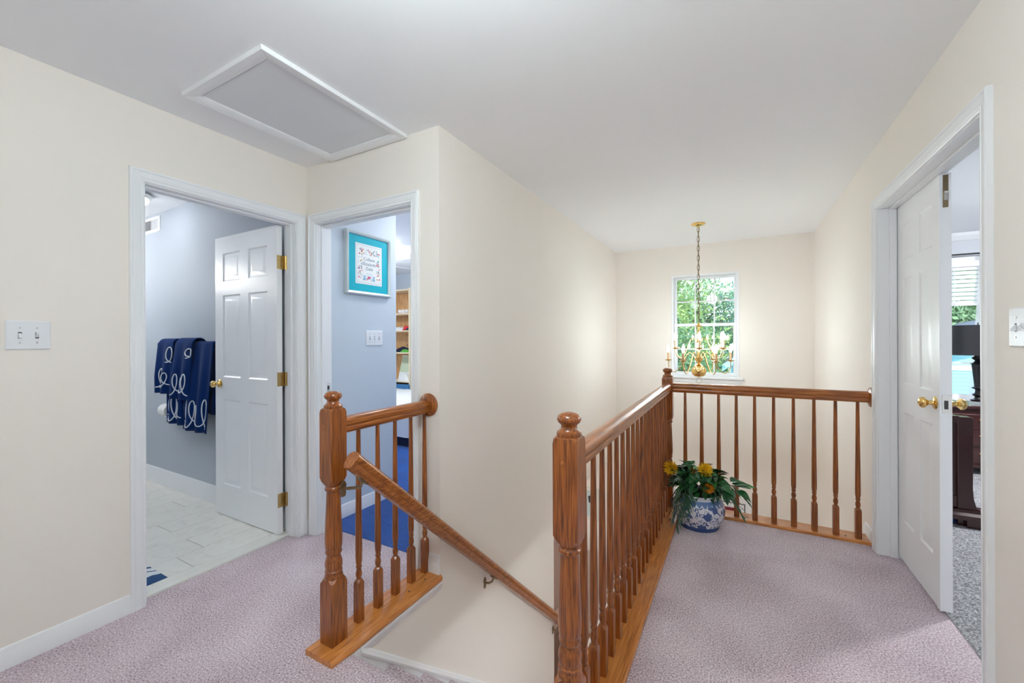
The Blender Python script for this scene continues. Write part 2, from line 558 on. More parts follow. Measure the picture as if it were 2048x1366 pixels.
# ------------------------------------------------------------------ mesh building
class MB:
    def __init__(self):
        self.v = []
        self.f = []

    def add(self, vs, fs):
        o = len(self.v)
        self.v += [tuple(p) for p in vs]
        self.f += [tuple(i + o for i in q) for q in fs]
        return self

    def box(self, x0, x1, y0, y1, z0, z1):
        vs = [(x, y, z) for z in (z0, z1) for y in (y0, y1) for x in (x0, x1)]
        return self.add(vs, [(0, 1, 3, 2), (4, 6, 7, 5), (0, 4, 5, 1), (2, 3, 7, 6), (0, 2, 6, 4), (1, 5, 7, 3)])

    def prism(self, poly, axis, a, b):
        """poly in the other two axes (in x,y,z order), pushed along AXIS from a to b"""
        def P(p, h):
            q = list(p)
            q.insert(axis, h)
            return q
        n = len(poly)
        vs = [P(p, a) for p in poly] + [P(p, b) for p in poly]
        fs = [tuple(range(n)), tuple(range(2 * n - 1, n - 1, -1))]
        fs += [(i, (i + 1) % n, n + (i + 1) % n, n + i) for i in range(n)]
        return self.add(vs, fs)

    def lathe(self, prof, n=24, c=(0, 0, 0), axis=2, phase=0.0, square=False):
        """prof: (radius, height) pairs; capped"""
        vs = []
        for r, h in prof:
            for i in range(n):
                a = 2 * PI * i / n + phase
                p = [r * math.cos(a), r * math.sin(a)]
                p.insert(axis, h)
                vs.append((p[0] + c[0], p[1] + c[1], p[2] + c[2]))
        fs = []
        for k in range(len(prof) - 1):
            for i in range(n):
                j = (i + 1) % n
                fs.append((k * n + i, k * n + j, (k + 1) * n + j, (k + 1) * n + i))
        fs.append(tuple(range(n - 1, -1, -1)))
        fs.append(tuple(range((len(prof) - 1) * n, len(prof) * n)))
        return self.add(vs, fs)

    def tube(self, pts, r, n=8, closed=False):
        pts = [Vector(p) for p in pts]
        m = len(pts)
        rs = r if isinstance(r, (list, tuple)) else [r] * m
        vs = []
        prev = None
        for i, p in enumerate(pts):
            if closed:
                d = pts[(i + 1) % m] - pts[i - 1]
            else:
                d = pts[min(i + 1, m - 1)] - pts[max(i - 1, 0)]
            d.normalize()
            if prev is None:
                u = d.orthogonal().normalized()
            else:
                u = (prev - d * prev.dot(d))
                u = u.normalized() if u.length > 1e-6 else d.orthogonal().normalized()
            prev = u
            w = d.cross(u)
            for k in range(n):
                a = 2 * PI * k / n
                vs.append(p + (u * math.cos(a) + w * math.sin(a)) * rs[i])
        fs = []
        for i in range(m if closed else m - 1):
            for k in range(n):
                j = (k + 1) % n
                i2 = (i + 1) % m
                fs.append((i * n + k, i * n + j, i2 * n + j, i2 * n + k))
        if not closed:
            fs.append(tuple(range(n - 1, -1, -1)))
            fs.append(tuple(range((m - 1) * n, m * n)))
        return self.add(vs, fs)

    def loft(self, rings, cap=True):
        n = len(rings[0])
        vs = [p for r in rings for p in r]
        fs = []
        for k in range(len(rings) - 1):
            for i in range(n):
                j = (i + 1) % n
                fs.append((k * n + i, k * n + j, (k + 1) * n + j, (k + 1) * n + i))
        if cap:
            fs.append(tuple(range(n - 1, -1, -1)))
            fs.append(tuple(range((len(rings) - 1) * n, len(rings) * n)))
        return self.add(vs, fs)

    def mesh(self, name, smooth=None, off=None):
        me = bpy.data.meshes.new(name)
        vs = self.v if off is None else [(x - off[0], y - off[1], z - off[2]) for x, y, z in self.v]
        me.from_pydata(vs, [], self.f)
        bm = bmesh.new()
        bm.from_mesh(me)
        bmesh.ops.recalc_face_normals(bm, faces=bm.faces)
        bm.to_mesh(me)
        bm.free()
        if smooth is not None:
            for p in me.polygons:
                p.use_smooth = True
            me.set_sharp_from_angle(angle=math.radians(smooth))
        me.update()
        return me


WL = {}


def tag(o, label=None, cat=None, group=None, kind=None):
    if label:
        o['label'] = label
    if cat:
        o['category'] = cat
    if group:
        o['group'] = group
    if kind:
        o['kind'] = kind
    return o


def link(name, data, parent=None, wloc=(0, 0, 0), rot=None, scale=None):
    o = bpy.data.objects.new(name, data)
    COL.objects.link(o)
    wl = Vector(wloc)
    if parent is not None:
        o.parent = parent
        o.location = wl - WL[parent.name]
    else:
        o.location = wl
    WL[o.name] = wl
    if rot is not None:
        o.rotation_euler = rot
    if scale is not None:
        o.scale = scale
    return o


def thing(name, label, cat, loc, group=None, kind=None):
    return tag(link(name, None, None, loc), label, cat, group, kind)


def part(name, mb, mat, parent=None, smooth=None, bevel=0.0, at=None):
    """mesh given in world coordinates; its origin is put at AT (default: parent's place, or the world origin)"""
    wl = Vector(at) if at is not None else (WL[parent.name] if parent is not None else Vector((0, 0, 0)))
    me = mb.mesh(name, smooth, wl)
    me.materials.append(MATS[mat])
    o = link(name, me, parent, wl)
    if bevel:
        b = o.modifiers.new('bevel', 'BEVEL')
        b.width = bevel
        b.segments = 2
        b.limit_method = 'ANGLE'
        b.harden_normals = False
    return o


def shared(name, me, parent, wloc, rot=None, scale=None):
    return link(name, me, parent, wloc, rot, scale)


def struct(name, mb, mat, label, cat, **kw):
    return tag(part(name, mb, mat, **kw), label, cat, kind='structure')


def wall_boxes(mb, axis, t0, t1, a0, a1, z0, z1, holes):
    """wall slab from t0 to t1 across AXIS (0: X const), along the other axis a0..a1, with rectangular holes (b0,b1,c0,c1)"""
    def bx(b0, b1, c0, c1):
        if b1 - b0 < 1e-5 or c1 - c0 < 1e-5:
            return
        if axis == 0:
            mb.box(t0, t1, b0, b1, c0, c1)
        else:
            mb.box(b0, b1, t0, t1, c0, c1)
    cur = a0
    for b0, b1, c0, c1 in sorted(holes):
        bx(cur, b0, z0, z1)
        bx(b0, b1, z0, c0)
        bx(b0, b1, c1, z1)
        cur = b1
    bx(cur, a1, z0, z1)
    return mb


# ------------------------------------------------------------------ the shell
CE = 2.44
LOW = -2.76          # lower floor
UND = -0.22          # underside of the upper floor
XL, YD, XS, XR, YF = -2.52, 1.745, -1.403, 0.739, 5.45
YB = 1.70            # bathroom wall with the towels
YBACK = -1.9
YEDGE = 1.155        # top step
XRAIL, YRAIL = -0.448, 3.345

# upper floor carpets (structure)
m = MB()
m.box(-2.585, XR + 0.112, YBACK, YEDGE - 0.03, UND, 0.0)                    # near landing
m.box(-2.585, XS - 0.01, YEDGE - 0.03, 1.86, UND, 0.0)                     # left passage
m.box(-0.53, XR + 0.112, YEDGE - 0.03, YRAIL + 0.09, UND, 0.0)              # right balcony
struct('floor', m, 'mauve', 'mauve cut pile carpet on the upper landing and balcony', 'floor')

m = MB().prism([(YEDGE - 0.03, 0.0), (YEDGE - 0.008, -0.002), (YEDGE + 0.006, -0.012), (YEDGE + 0.009, -0.026), (YEDGE, -0.04),
                (YEDGE - 0.012, -0.045), (YEDGE - 0.03, -0.045)], 0, XS + 0.02, -0.53)
landing_nose = struct('trim_1', m, 'mauve', 'mauve carpeted rounded edge at the top of the stairs', 'trim', smooth=50)

struct('ceiling', MB().box(-6.0, 5.4, YBACK - .2, 7.0, CE, CE + 0.1), 'ceil', 'flat white painted ceiling above landing and stairwell', 'ceiling')

m = wall_boxes(MB(), 0, XL - 0.115, XL, YBACK, YD + 0.02, 0, CE, [(0.87, 1.682, 0, 2.068)])
struct('wall_left', m, 'cream', 'cream wall with the bathroom doorway', 'wall')
m = wall_boxes(MB(), 1, YD, YD + 0.115, XL - 0.0, XS - 0.115, 0, CE, [(-2.445, -1.585, 0, 2.068)])
struct('wall_back_left', m, 'cream', 'short cream wall with the blue bedroom doorway', 'wall')
m = MB()
m.box(XS - 0.115, XS, YD, YF - 0.001, UND, CE)
m.box(XS - 0.115, XS, YD, 3.30, LOW, UND)
m.box(XS - 0.115, XS, YEDGE - 0.4, YD, LOW, -0.012)
struct('wall_stair', m, 'cream', 'tall cream wall of the stairwell carrying the sloping handrail', 'wall')
m = wall_boxes(MB(), 1, YF, YF + 0.15, -5.2, XR, LOW, CE, [(-0.705, 0.022, 0.822, 2.072)])
struct('wall_far', m, 'cream', 'cream far wall of the foyer around the window', 'wall')
m = wall_boxes(MB(), 0, XR, XR + 0.115, YBACK, YF + 0.15, 0, CE, [(1.98, 3.197, 0, 2.068)])
m.box(XR, XR + 0.115, 3.44, YF + 0.15, LOW, 0.0)
m.box(XR, XR + 0.115, 0.6, 3.44, LOW, UND - 0.02)
struct('wall_right', m, 'cream', 'cream right wall with the double doorway', 'wall')
struct('wall_behind', MB().box(XL - 0.115, XR + 0.115, YBACK - 0.115, YBACK, 0, CE), 'cream', 'cream wall closing the landing behind the viewer', 'wall')
struct('wall_under', MB().box(XS, XR, YEDGE - 0.5, YEDGE - 0.4, LOW, UND), 'cream', 'cream wall under the top of the stairs', 'wall')
# face of the balcony floor towards the stairwell
struct('wall_fascia', MB().box(-0.56, -0.53, YEDGE - 0.02, YRAIL + 0.12, -0.30, -0.003).box(-0.53, XR, YRAIL + 0.09, YRAIL + 0.12, -0.30, -0.003), 'cream',
       'cream edge of the balcony floor facing the stairwell', 'wall')

# lower storey
struct('floor_foyer', MB().box(-5.2, XR, 0.6, YF, LOW - 0.1, LOW), 'hardwood', 'honey wooden floor of the lower storey', 'floor')
struct('ceiling_lower', MB().box(-5.2, XS - 0.115, 1.6, YF, UND, UND + 0.02), 'ceil', 'white ceiling of the lower living room', 'ceiling')
struct('wall_living', MB().box(-5.3, -5.2, 1.6, YF, LOW, UND).box(-5.2, XS - 0.115, 1.5, 1.6, LOW, UND), 'cream', 'cream walls of the lower living room', 'wall')

# bathroom shell
m = wall_boxes(MB(), 1, YB, YB + 0.16, -5.3, XL - 0.115, 0, CE, [])
struct('wall_bath_back', m, 'bathblue', 'blue grey bathroom wall carrying the towel bar', 'wall')
m = MB()
m.box(-5.4, -5.3, -0.6, YB + 0.16, 0, CE)
m.box(-5.3, XL - 0.115, -0.7, -0.6, 0, CE)
struct('wall_bath_sides', m, 'bathblue', 'blue grey bathroom side walls', 'wall')
# skin on the bathroom side of the hall wall
m = wall_boxes(MB(), 0, XL - 0.119, XL - 0.115, -0.6, YB, 0, CE, [(0.82, 1.70, 0, 2.12)])
struct('wall_bath_front', m, 'bathblue', 'blue grey bathroom face of the doorway wall', 'wall')

# blue bedroom shell
m = MB()
m.box(-2.615, -2.50, YD + 0.115, 2.54, 0, CE)
m.box(-6.0, -2.615, 2.44, 2.54, 0, CE)
struct('wall_blue_entry', m, 'roomblue', 'pale blue bedroom wall with the framed print', 'wall')
m = MB()
m.box(-6.1, -6.0, 2.44, 5.4, 0, CE)
m.box(-6.0, XS - 0.115, 5.30, 5.42, 0, CE)
m.box(XS - 0.12, XS - 0.115, YD + 0.115, 5.30, 0, CE)
m.box(-1.585, XS - 0.115, YD + 0.115, YD + 0.12, 0, CE)
struct('wall_blue_far', m, 'roomblue', 'pale blue bedroom walls around the bookcase', 'wall')
struct('floor_blue', MB().box(-6.0, XS - 0.12, 1.86, 5.3, UND + 0.03, 0.004), 'bluepile', 'bright royal blue carpet in the bedroom', 'floor')

# right bedroom shell
WX0, WX1, WZ0, WZ1, YW = 1.45, 2.40, 0.60, 2.12, 6.35
m = wall_boxes(MB(), 1, YW, YW + 0.15, XR + 0.115, 5.2, 0, CE, [(WX0, WX1, WZ0, WZ1)])
m.box(5.2, 5.3, 0.3, YW, 0, CE)
m.box(XR + 0.115, 5.2, 0.2, 0.3, 0, CE)
m.box(XR, XR + 0.115, YF + 0.15, YW, 0, CE)
struct('wall_bedroom', m, 'bedgrey', 'pale grey walls of the right bedroom', 'wall')
m = wall_boxes(MB(), 0, XR + 0.115, XR + 0.119, 0.3, YW, 0, CE, [(1.93, 3.25, 0, 2.12)])
struct('wall_bedroom_left', m, 'bedgrey', 'pale grey bedroom face of the double doorway wall', 'wall')
struct('floor_bedroom', MB().box(XR + 0.112, 5.2, 0.3, YW, UND, 0.003), 'greypile', 'speckled grey and charcoal shag carpet in the bedroom', 'floor')
struct('trim_crown', MB().prism([(YW, CE), (YW - 0.07, CE), (YW - 0.06, CE - 0.03), (YW - 0.02, CE - 0.075), (YW, CE - 0.08)], 0, XR + 0.12, 5.2), 'trim',
       'white crown moulding along the bedroom ceiling', 'trim')

# bathroom floor: tiles on a grout bed
bf = struct('floor_bath', MB().box(-5.3, -2.585, -0.6, YB, UND, 0.004), 'grout', 'off white marbled tile floor of the bathroom', 'floor')
TW, TL, GAP = 0.207, 0.61, 0.0035
tile_full = MB().box(0, TW - GAP, 0, TL - GAP, 0, 0.0075).mesh('tile')
tile_full.materials.append(MATS['tile'])
offs = [0.36, 0.55, 0.69, 0.40, 0.69, 0.5, 0.33, 0.62, 0.45, 0.7, 0.38, 0.55, 0.66]
for ci in range(13):
    x1 = -2.685 - ci * TW + TW
    x0 = x1 - TW
    y = -0.6 - (TL - ((offs[ci] + 0.61) + 0.6) % TL)
    while y < YB:
        ya, yb = max(y, -0.6), min(y + TL, YB)
        if yb - ya > 0.02 and (ya > 0.1 or ci > 8):
            xb = min(x1, -2.66)
            if yb - ya > TL - 0.01 and xb == x1:
                shared('tile', tile_full, bf, (x0, ya, 0.003))
            else:
                part('tile', MB().box(x0, xb - GAP, ya, yb - GAP, 0.003, 0.0105), 'tile', bf, at=(x0, ya, 0.003))
        y += TL
part('threshold', MB().prism([(-2.66, 0), (-2.66, 0.014), (-2.60, 0.014), (-2.588, 0.010), (-2.584, 0.0), (-2.584, -0.01), (-2.66, -0.01)], 1, 0.889, 1.662), 'sillstone', bf)


# ------------------------------------------------------------------ frames, casings, doors
CAS = [(0.0, 0.0), (0.0, 0.008), (0.004, 0.012), (0.009, 0.012), (0.011, 0.009), (0.014, 0.009), (0.018, 0.013), (0.040, 0.0155), (0.042, 0.0135), (0.045, 0.0135), (0.048, 0.018), (0.054, 0.019), (0.058, 0.016), (0.058, 0.0)]


def frame_sweep(mapf, a0, a1, z0, z1, prof, closed=False):
    """list of MB, one per side (left, head, right[, foot]), mitred"""
    sides = []

    def corner(k, s):
        if closed:
            return [(a0 - s, z0 - s), (a0 - s, z1 + s), (a1 + s, z1 + s), (a1 + s, z0 - s)][k % 4]
        return [(a0 - s, z0), (a0 - s, z1 + s), (a1 + s, z1 + s), (a1 + s, z0)][k]
    for k in range(4 if closed else 3):
        r0 = [mapf(*corner(k, s), t) for s, t in prof]
        r1 = [mapf(*corner(k + 1, s), t) for s, t in prof]
        sides.append(MB().loft([r0, r1]))
    return sides


map_left = lambda a, z, t: (XL + t, a, z)
map_bath = lambda a, z, t: (XL - 0.119 - t, a, z)
map_d2 = lambda a, z, t: (a, YD - t, z)
map_right = lambda a, z, t: (XR - t, a, z)


def doorframe(root, mapf, a0, a1, zt, depth, stop):
    """casing on the hall side, jamb boards and stops; clear opening a0..a1, height zt"""
    for s in frame_sweep(mapf, a0 - 0.005, a1 + 0.005, 0.0, zt + 0.005, CAS):
        part('casing', s, 'trim', root, smooth=40)
    for b0, b1, c0, c1 in ((a0 - 0.018, a0, 0, zt + 0.018), (a1, a1 + 0.018, 0, zt + 0.018), (a0, a1, zt, zt + 0.018)):
        p, q = mapf(b0, c0, -depth), mapf(b1, c1, 0.0)
        part('jamb', MB().box(min(p[0], q[0]), max(p[0], q[0]), min(p[1], q[1]), max(p[1], q[1]), c0, c1), 'trim', root)
    for b0, b1, c0, c1 in ((a0, a0 + 0.011, 0, zt), (a1 - 0.011, a1, 0, zt), (a0 + 0.011, a1 - 0.011, zt - 0.011, zt)):
        p, q = mapf(b0, c0, -stop[1]), mapf(b1, c1, -stop[0])
        part('door_stop', MB().box(min(p[0], q[0]), max(p[0], q[0]), min(p[1], q[1]), max(p[1], q[1]), c0, c1), 'trim', root, bevel=0.002)


def leaf_meshes(w, h, t):
    """six-panel door in local coords: x 0..w, y -t/2..t/2, z 0..h; returns leaf MB and panel list (x0,x1,z0,z1)"""
    st = 0.105 if w > 0.65 else 0.085
    mid = 0.10 if w > 0.65 else 0.08
    xs = [(st, (w - mid) / 2), ((w + mid) / 2, w - st)]
    zs = [(0.225, 0.845), (1.005, 1.60), (1.70, 1.905)]
    m = MB()
    d = 0.008
    m.box(st - .001, w - st + .001, -t / 2 + d, t / 2 - d, 0.1, h - 0.05)
    m.box(0, st, -t / 2, t / 2, 0, h)
    m.box(w - st, w, -t / 2, t / 2, 0, h)
    m.box((w - mid) / 2, (w + mid) / 2, -t / 2, t / 2, 0, h)
    zprev = 0.0
    for z0, z1 in zs + [(h, h)]:
        for x0, x1 in xs:
            m.box(x0, x1, -t / 2, t / 2, zprev, z0)
        zprev = z1
    pans = [(x0, x1, z0, z1) for z0, z1 in zs for x0, x1 in xs]
    return m, pans, d


def panel_mb(x0, x1, z0, z1, t, d, side):
    """raised panel with a moulded slope, sitting in the recess of one face"""
    def ring(e, y):
        return [(x0 + e, side * y, z0 + e), (x1 - e, side * y, z0 + e), (x1 - e, side * y, z1 - e), (x0 + e, side * y, z1 - e)]
    base = t / 2 - d
    return MB().loft([ring(0.0, t / 2 - 0.0003), ring(0.010, base + 0.0018), ring(0.016, base + 0.0012), ring(0.042, t / 2 - 0.0012), ring(0.044, t / 2 - 0.001)], cap=False).add(
        ring(0.044, t / 2 - 0.001), [(0, 1, 2, 3)])


def knob_mb(m, r=0.026, length=0.062):
    """door knob along +y from y=0 (face)"""
    prof = [(0.031, 0.0), (0.031, 0.003), (0.026, 0.008), (0.014, 0.011), (0.011, 0.016), (0.011, 0.028), (0.018, 0.034), (r, 0.042), (r, 0.050), (0.020, 0.058), (0.012, length), (0.003, length + 0.001)]
    m.lathe(prof, 24, axis=1)
    return m


def place(mb, M):
    mb.v = [tuple(M @ Vector(p)) for p in mb.v]
    return mb


def door_leaf(root, w, h, t, M, knob_x, knob_mat='brass', knob_z=0.955):
    m, pans, d = leaf_meshes(w, h, t)
    lf = part('leaf', place(m, M), 'doorwhite', root)
    for side in (-1, 1):
        for p in pans:
            part('panel', place(panel_mb(*p, t, d, side), M), 'doorwhite', lf, smooth=20)
        k = knob_mb(MB())
        if side < 0:
            k.v = [(x, -y, z) for x, y, z in k.v]
        k.v = [(x + knob_x, y + side * t / 2, z + knob_z) for x, y, z in k.v]
        part('knob', place(k, M), knob_mat, lf, smooth=40)
    return lf


# door 1: bathroom, opened square against the towel wall
d1 = tag(link('door_1', None, None, (XL - 0.06, 1.27, 0)), 'white six panel bathroom door standing open, brass knob and hinges', 'door', kind='structure')
doorframe(d1, map_left, 0.889, 1.662, 2.05, 0.119, (0.035, 0.075))
for s in frame_sweep(map_bath, 0.884, 1.667, 0.0, 2.055, [(s_, min(t_, .012)) for s_, t_ in CAS if s_ < 0.03] + [(0.03, 0.0)]):
    part('casing', s, 'trim', d1, smooth=40)
M1 = Matrix.Translation((-2.632, 1.624, 0.016)) @ Matrix.Rotation(PI, 4, 'Z')
lf1 = door_leaf(d1, 0.762, 2.025, 0.035, M1, 0.762 - 0.062)
for hz in (0.235, 1.03, 1.80):
    m = MB()
    m.tube([(-2.618, 1.658, hz - 0.045), (-2.618, 1.658, hz + 0.045)], 0.0065, 10)
    m.box(-2.6325, -2.6295, 1.607, 1.657, hz - 0.045, hz + 0.045)
    m.box(-2.618, -2.575, 1.6595, 1.6625, hz - 0.045, hz + 0.045)
    for k in (-1, 0, 1):
        m.lathe([(0.0035, 0.0), (0.0035, 0.0015)], 8, (-2.6298, 1.630, hz + k * 0.028), axis=0)
    part('hinge', m, 'brassdull', d1, smooth=40)
part('strike_plate', MB().box(-2.575, -2.545, 0.8885, 0.8905, 0.93, 0.99), 'brassdull', d1)

# door 2: blue bedroom, leaf folded back out of sight inside the room
d2 = tag(link('door_2', None, None, (-2.015, YD + 0.06, 0)), 'white cased doorway into the blue bedroom with strike plate', 'door', kind='structure')
doorframe(d2, map_d2, -2.427, -1.603, 2.05, 0.115, (0.035, 0.07))
M2 = Matrix.Translation((-1.585, YD + 0.125, 0.016)) @ Matrix.Rotation(PI / 2, 4, 'Z')
door_leaf(d2, 0.81, 2.025, 0.035, M2, 0.81 - 0.062)
m = MB().box(-2.4275, -2.4245, YD + 0.072, YD + 0.102, 0.935, 0.995)
sp_ = part('strike_plate', m, 'nickel', d2)
part('slot', MB().box(-2.4250, -2.4240, YD + 0.080, YD + 0.094, 0.952, 0.978), 'slot', sp_)

# door 3: double doorway on the right; the fixed leaf stands closed at the far side
d3 = tag(link('door_3', None, None, (XR + 0.06, 2.59, 0)), 'white double doorway on the right, far leaf closed, near leaf open', 'door', kind='structure')
doorframe(d3, map_right, 1.997, 3.18, 2.05, 0.119, (0.05, 0.082))
M3 = Matrix.Translation((0.845, 3.178, 0.022)) @ Matrix.Rotation(-PI / 2, 4, 'Z')
lf3 = door_leaf(d3, 0.565, 2.02, 0.040, M3, 0.565 - 0.045)
ye = 3.178 - 0.565
bolt = part('flush_bolt', MB().box(0.836, 0.855, ye - 0.0012, ye + 0.002, 1.885, 2.035), 'bronze', lf3)
part('bolt_lever', MB().lathe([(0.006, -0.006), (0.006, 0.006)], 12, (0.8455, ye - 0.004, 1.955), axis=0).box(0.8395, 0.8515, ye - 0.005, ye - 0.001, 1.918, 1.95), 'nickel', lf3, smooth=40)
part('strike_plate', MB().box(0.832, 0.862, ye - 0.0015, ye + 0.002, 0.935, 1.02), 'nickel', lf3)
part('slot', MB().box(0.838, 0.852, ye - 0.0022, ye + 0.001, 0.955, 0.995), 'slot', lf3)
part('astragal', MB().box(0.822, 0.8285, ye - 0.004, ye + 0.03, 0.022, 2.04), 'doorwhite', lf3)
# near leaf swung right back inside the bedroom
M3b = Matrix.Translation((0.885, 1.985, 0.022)) @ Matrix.Rotation(math.radians(-10), 4, 'Z')
door_leaf(d3, 0.565, 2.02, 0.040, M3b, 0.565 - 0.055)

# ------------------------------------------------------------------ baseboards
BB = [(0.0, 0.0), (0.012, 0.0), (0.012, 0.058), (0.008, 0.066), (0.008, 0.074), (0.004, 0.084), (0.0, 0.086)]


def baseboard(name, mapf, a0, a1, label, h=0.086, th=1.0, zb=0.0):
    m = MB().loft([[mapf(a, z * h / 0.086 + zb, t * th) for t, z in BB] for a in (a0, a1)])
    return struct(name, m, 'trim', label, 'baseboard', smooth=40)


baseboard('baseboard_left', map_left, YBACK, 0.826, 'white baseboard along the cream wall left of bathroom door')
baseboard('baseboard_corner', map_left, 1.725, YD, 'short white baseboard in the corner between two doorways')
baseboard('baseboard_back_left', map_d2, -1.540, XS + 0.0, 'short white baseboard beside the rosette end of stair rail', h=0.125)
baseboard('baseboard_right_far', map_right, 3.243, YRAIL + 0.12, 'short white baseboard where balcony rail meets right wall')
baseboard('baseboard_right_near', map_right, YBACK, 1.934, 'white baseboard on the right wall near the viewer')
baseboard('baseboard_bath', lambda a, z, t: (a, YB - t, z), -5.3, -2.64, 'tall white moulded baseboard below the towels', h=0.14, th=1.5, zb=0.008)
baseboard('baseboard_blue', lambda a, z, t: (-2.50 + t, a, z), 1.86, 2.54, 'white baseboard below the framed print', h=0.095, zb=0.004)
baseboard('baseboard_bedroom', lambda a, z, t: (a, YW - t, z), 0.86, 5.2, 'white baseboard under the bedroom window')

# ------------------------------------------------------------------ attic hatch on the ceiling
ah = thing('attic_hatch', 'rectangular white attic hatch with moulded frame on the ceiling', 'hatch', (-1.93, 1.34, CE))
AX0, AX1, AY0, AY1 = -2.255, -1.620, 0.93, 1.738
HP = [(0.0, 0.0), (0.0, 0.004), (0.004, 0.010), (0.012, 0.010), (0.016, 0.013), (0.040, 0.018), (0.056, 0.019), (0.058, 0.016), (0.058, 0.0)]
for s in frame_sweep(lambda a, b, t: (a, b, CE - t), AX0 + 0.058, AX1 - 0.058, AY0 + 0.058, AY1 - 0.058, HP, closed=True):
    part('frame_board', s, 'trim', ah, smooth=40)
part('panel', MB().box(AX0 + 0.058 + .003, AX1 - 0.058 - .003, AY0 + 0.058 + .003, AY1 - 0.058 - .003, CE - 0.004, CE), 'hatch', ah)

# ------------------------------------------------------------------ railings
NEWEL_TURN = [(0.0350, 0.266), (0.0365, 0.271), (0.0365, 0.278), (0.0330, 0.283), (0.0325, 0.287), (0.0350, 0.292), (0.0350, 0.297), (0.0310, 0.302), (0.0325, 0.308), (0.0348, 0.320), (0.0342, 0.334), (0.0300, 0.350),
              (0.0265, 0.360), (0.0290, 0.365), (0.0325, 0.371), (0.0335, 0.377), (0.0305, 0.384), (0.0315, 0.389), (0.0335, 0.397), (0.0345, 0.412), (0.0347, 0.432), (0.0338, 0.465),
              (0.0318, 0.515), (0.0292, 0.575), (0.0277, 0.615), (0.0272, 0.628), (0.0300, 0.632), (0.0338, 0.637), (0.0338, 0.645), (0.0290, 0.650), (0.0270, 0.660)]
CAP = [(0.030, 0.974), (0.0360, 0.978), (0.0375, 0.984), (0.0355, 0.990), (0.0300, 0.994), (0.0250, 0.999), (0.0232, 1.007), (0.0260, 1.013), (0.0325, 1.018), (0.0357, 1.025), (0.0357, 1.030),
       (0.0320, 1.038), (0.0235, 1.044), (0.0115, 1.0475), (0.002, 1.048)]


def sqring(h, c, z):
    """chamfered square ring: half-width h, corner cut c"""
    return [(h - c, -h, z), (h, -h + c, z), (h, h - c, z), (h - c, h, z), (-h + c, h, z), (-h, h - c, z), (-h, -h + c, z), (-h + c, -h, z)]


def newel_meshes():
    h = 0.038
    a = MB()
    a.loft([sqring(h, 0.0015, 0.0), sqring(h, 0.0015, 0.245), sqring(h * 0.985, 0.012, 0.258), sqring(h * 0.88, 0.022, 0.270)])
    a.loft([sqring(h * 0.74, 0.016, 0.653), sqring(h * 0.88, 0.020, 0.660), sqring(h * 0.98, 0.010, 0.674), sqring(h, 0.0015, 0.688), sqring(h, 0.0015, 0.958), sqring(h * 0.98, 0.006, 0.972), sqring(h * 0.90, 0.012, 0.978)])
    b = MB().lathe(NEWEL_TURN, 32)
    c = MB().lathe(CAP, 32)
    for m in (a, b, c):
        m.v = list(m.v)
    a.add(b.v, b.f)
    ma = a.mesh('newel_post', 35)
    mc = c.mesh('cap', 35)
    ma.materials.append(MATS['oak_z'])
    mc.materials.append(MATS['oak_z'])
    return ma, mc


NEWEL_ME, CAP_ME = newel_meshes()
PLUG_ME = MB().lathe([(0.006, 0.0), (0.006, 0.003), (0.004, 0.0045), (0.001, 0.005)], 12, axis=1).mesh('plug', 40)
PLUG_ME.materials.append(MATS['oak_x'])


def newel(root, x, y, z=0.018, sc=1.0):
    n = shared('newel_post', NEWEL_ME, root, (x, y, z))
    shared('cap', CAP_ME, n, (x, y, z))
    p = shared('screw_plug', PLUG_ME, n, (x - 0.006, y - 0.038, z + 0.905), rot=(0, 0, PI))
    return n


def baluster_mesh():
    h = 0.0165
    m = MB()
    m.loft([sqring(h, 0.001, 0.0), sqring(h, 0.001, 0.172), sqring(h * 0.94, 0.006, 0.180), sqring(h * 0.70, 0.008, 0.188)])
    prof = [(0.0095, 0.186), (0.0095, 0.192), (0.012, 0.198), (0.0140, 0.208), (0.0135, 0.218), (0.0105, 0.230), (0.0095, 0.236), (0.0125, 0.240), (0.0135, 0.244), (0.0125, 0.248), (0.0105, 0.252),
            (0.0125, 0.258), (0.0145, 0.272), (0.0150, 0.300), (0.0145, 0.38), (0.0128, 0.54), (0.0108, 0.72), (0.0090, 0.90)]
    m.lathe(prof, 14)
    me = m.mesh('baluster', 35)
    me.materials.append(MATS['oak_z'])
    return me


BAL_ME = baluster_mesh()
# rail section: (across, up) from its underside
RAIL = [(-0.018, 0.0), (0.018, 0.0), (0.018, 0.006), (0.026, 0.012), (0.027, 0.022), (0.024, 0.028), (0.030, 0.036), (0.031, 0.048), (0.027, 0.059), (0.018, 0.066), (0.008, 0.069),
        (-0.008, 0.069), (-0.018, 0.066), (-0.027, 0.059), (-0.031, 0.048), (-0.030, 0.036), (-0.024, 0.028), (-0.027, 0.022), (-0.026, 0.012), (-0.018, 0.006)]


def rail_between(p, q, ext=(0, 0)):
    p, q = Vector(p), Vector(q)
    d = (q - p).normalized()
    side = d.cross(Vector((0, 0, 1))).normalized()
    up = side.cross(d).normalized()
    return MB().loft([[tuple(c + side * s + up * u) for s, u in RAIL] for c in (p, q)])


ROS = [(0.062, 0.0), (0.062, 0.006), (0.056, 0.011), (0.046, 0.013), (0.040, 0.016), (0.038, 0.017)]
RZ = 0.886
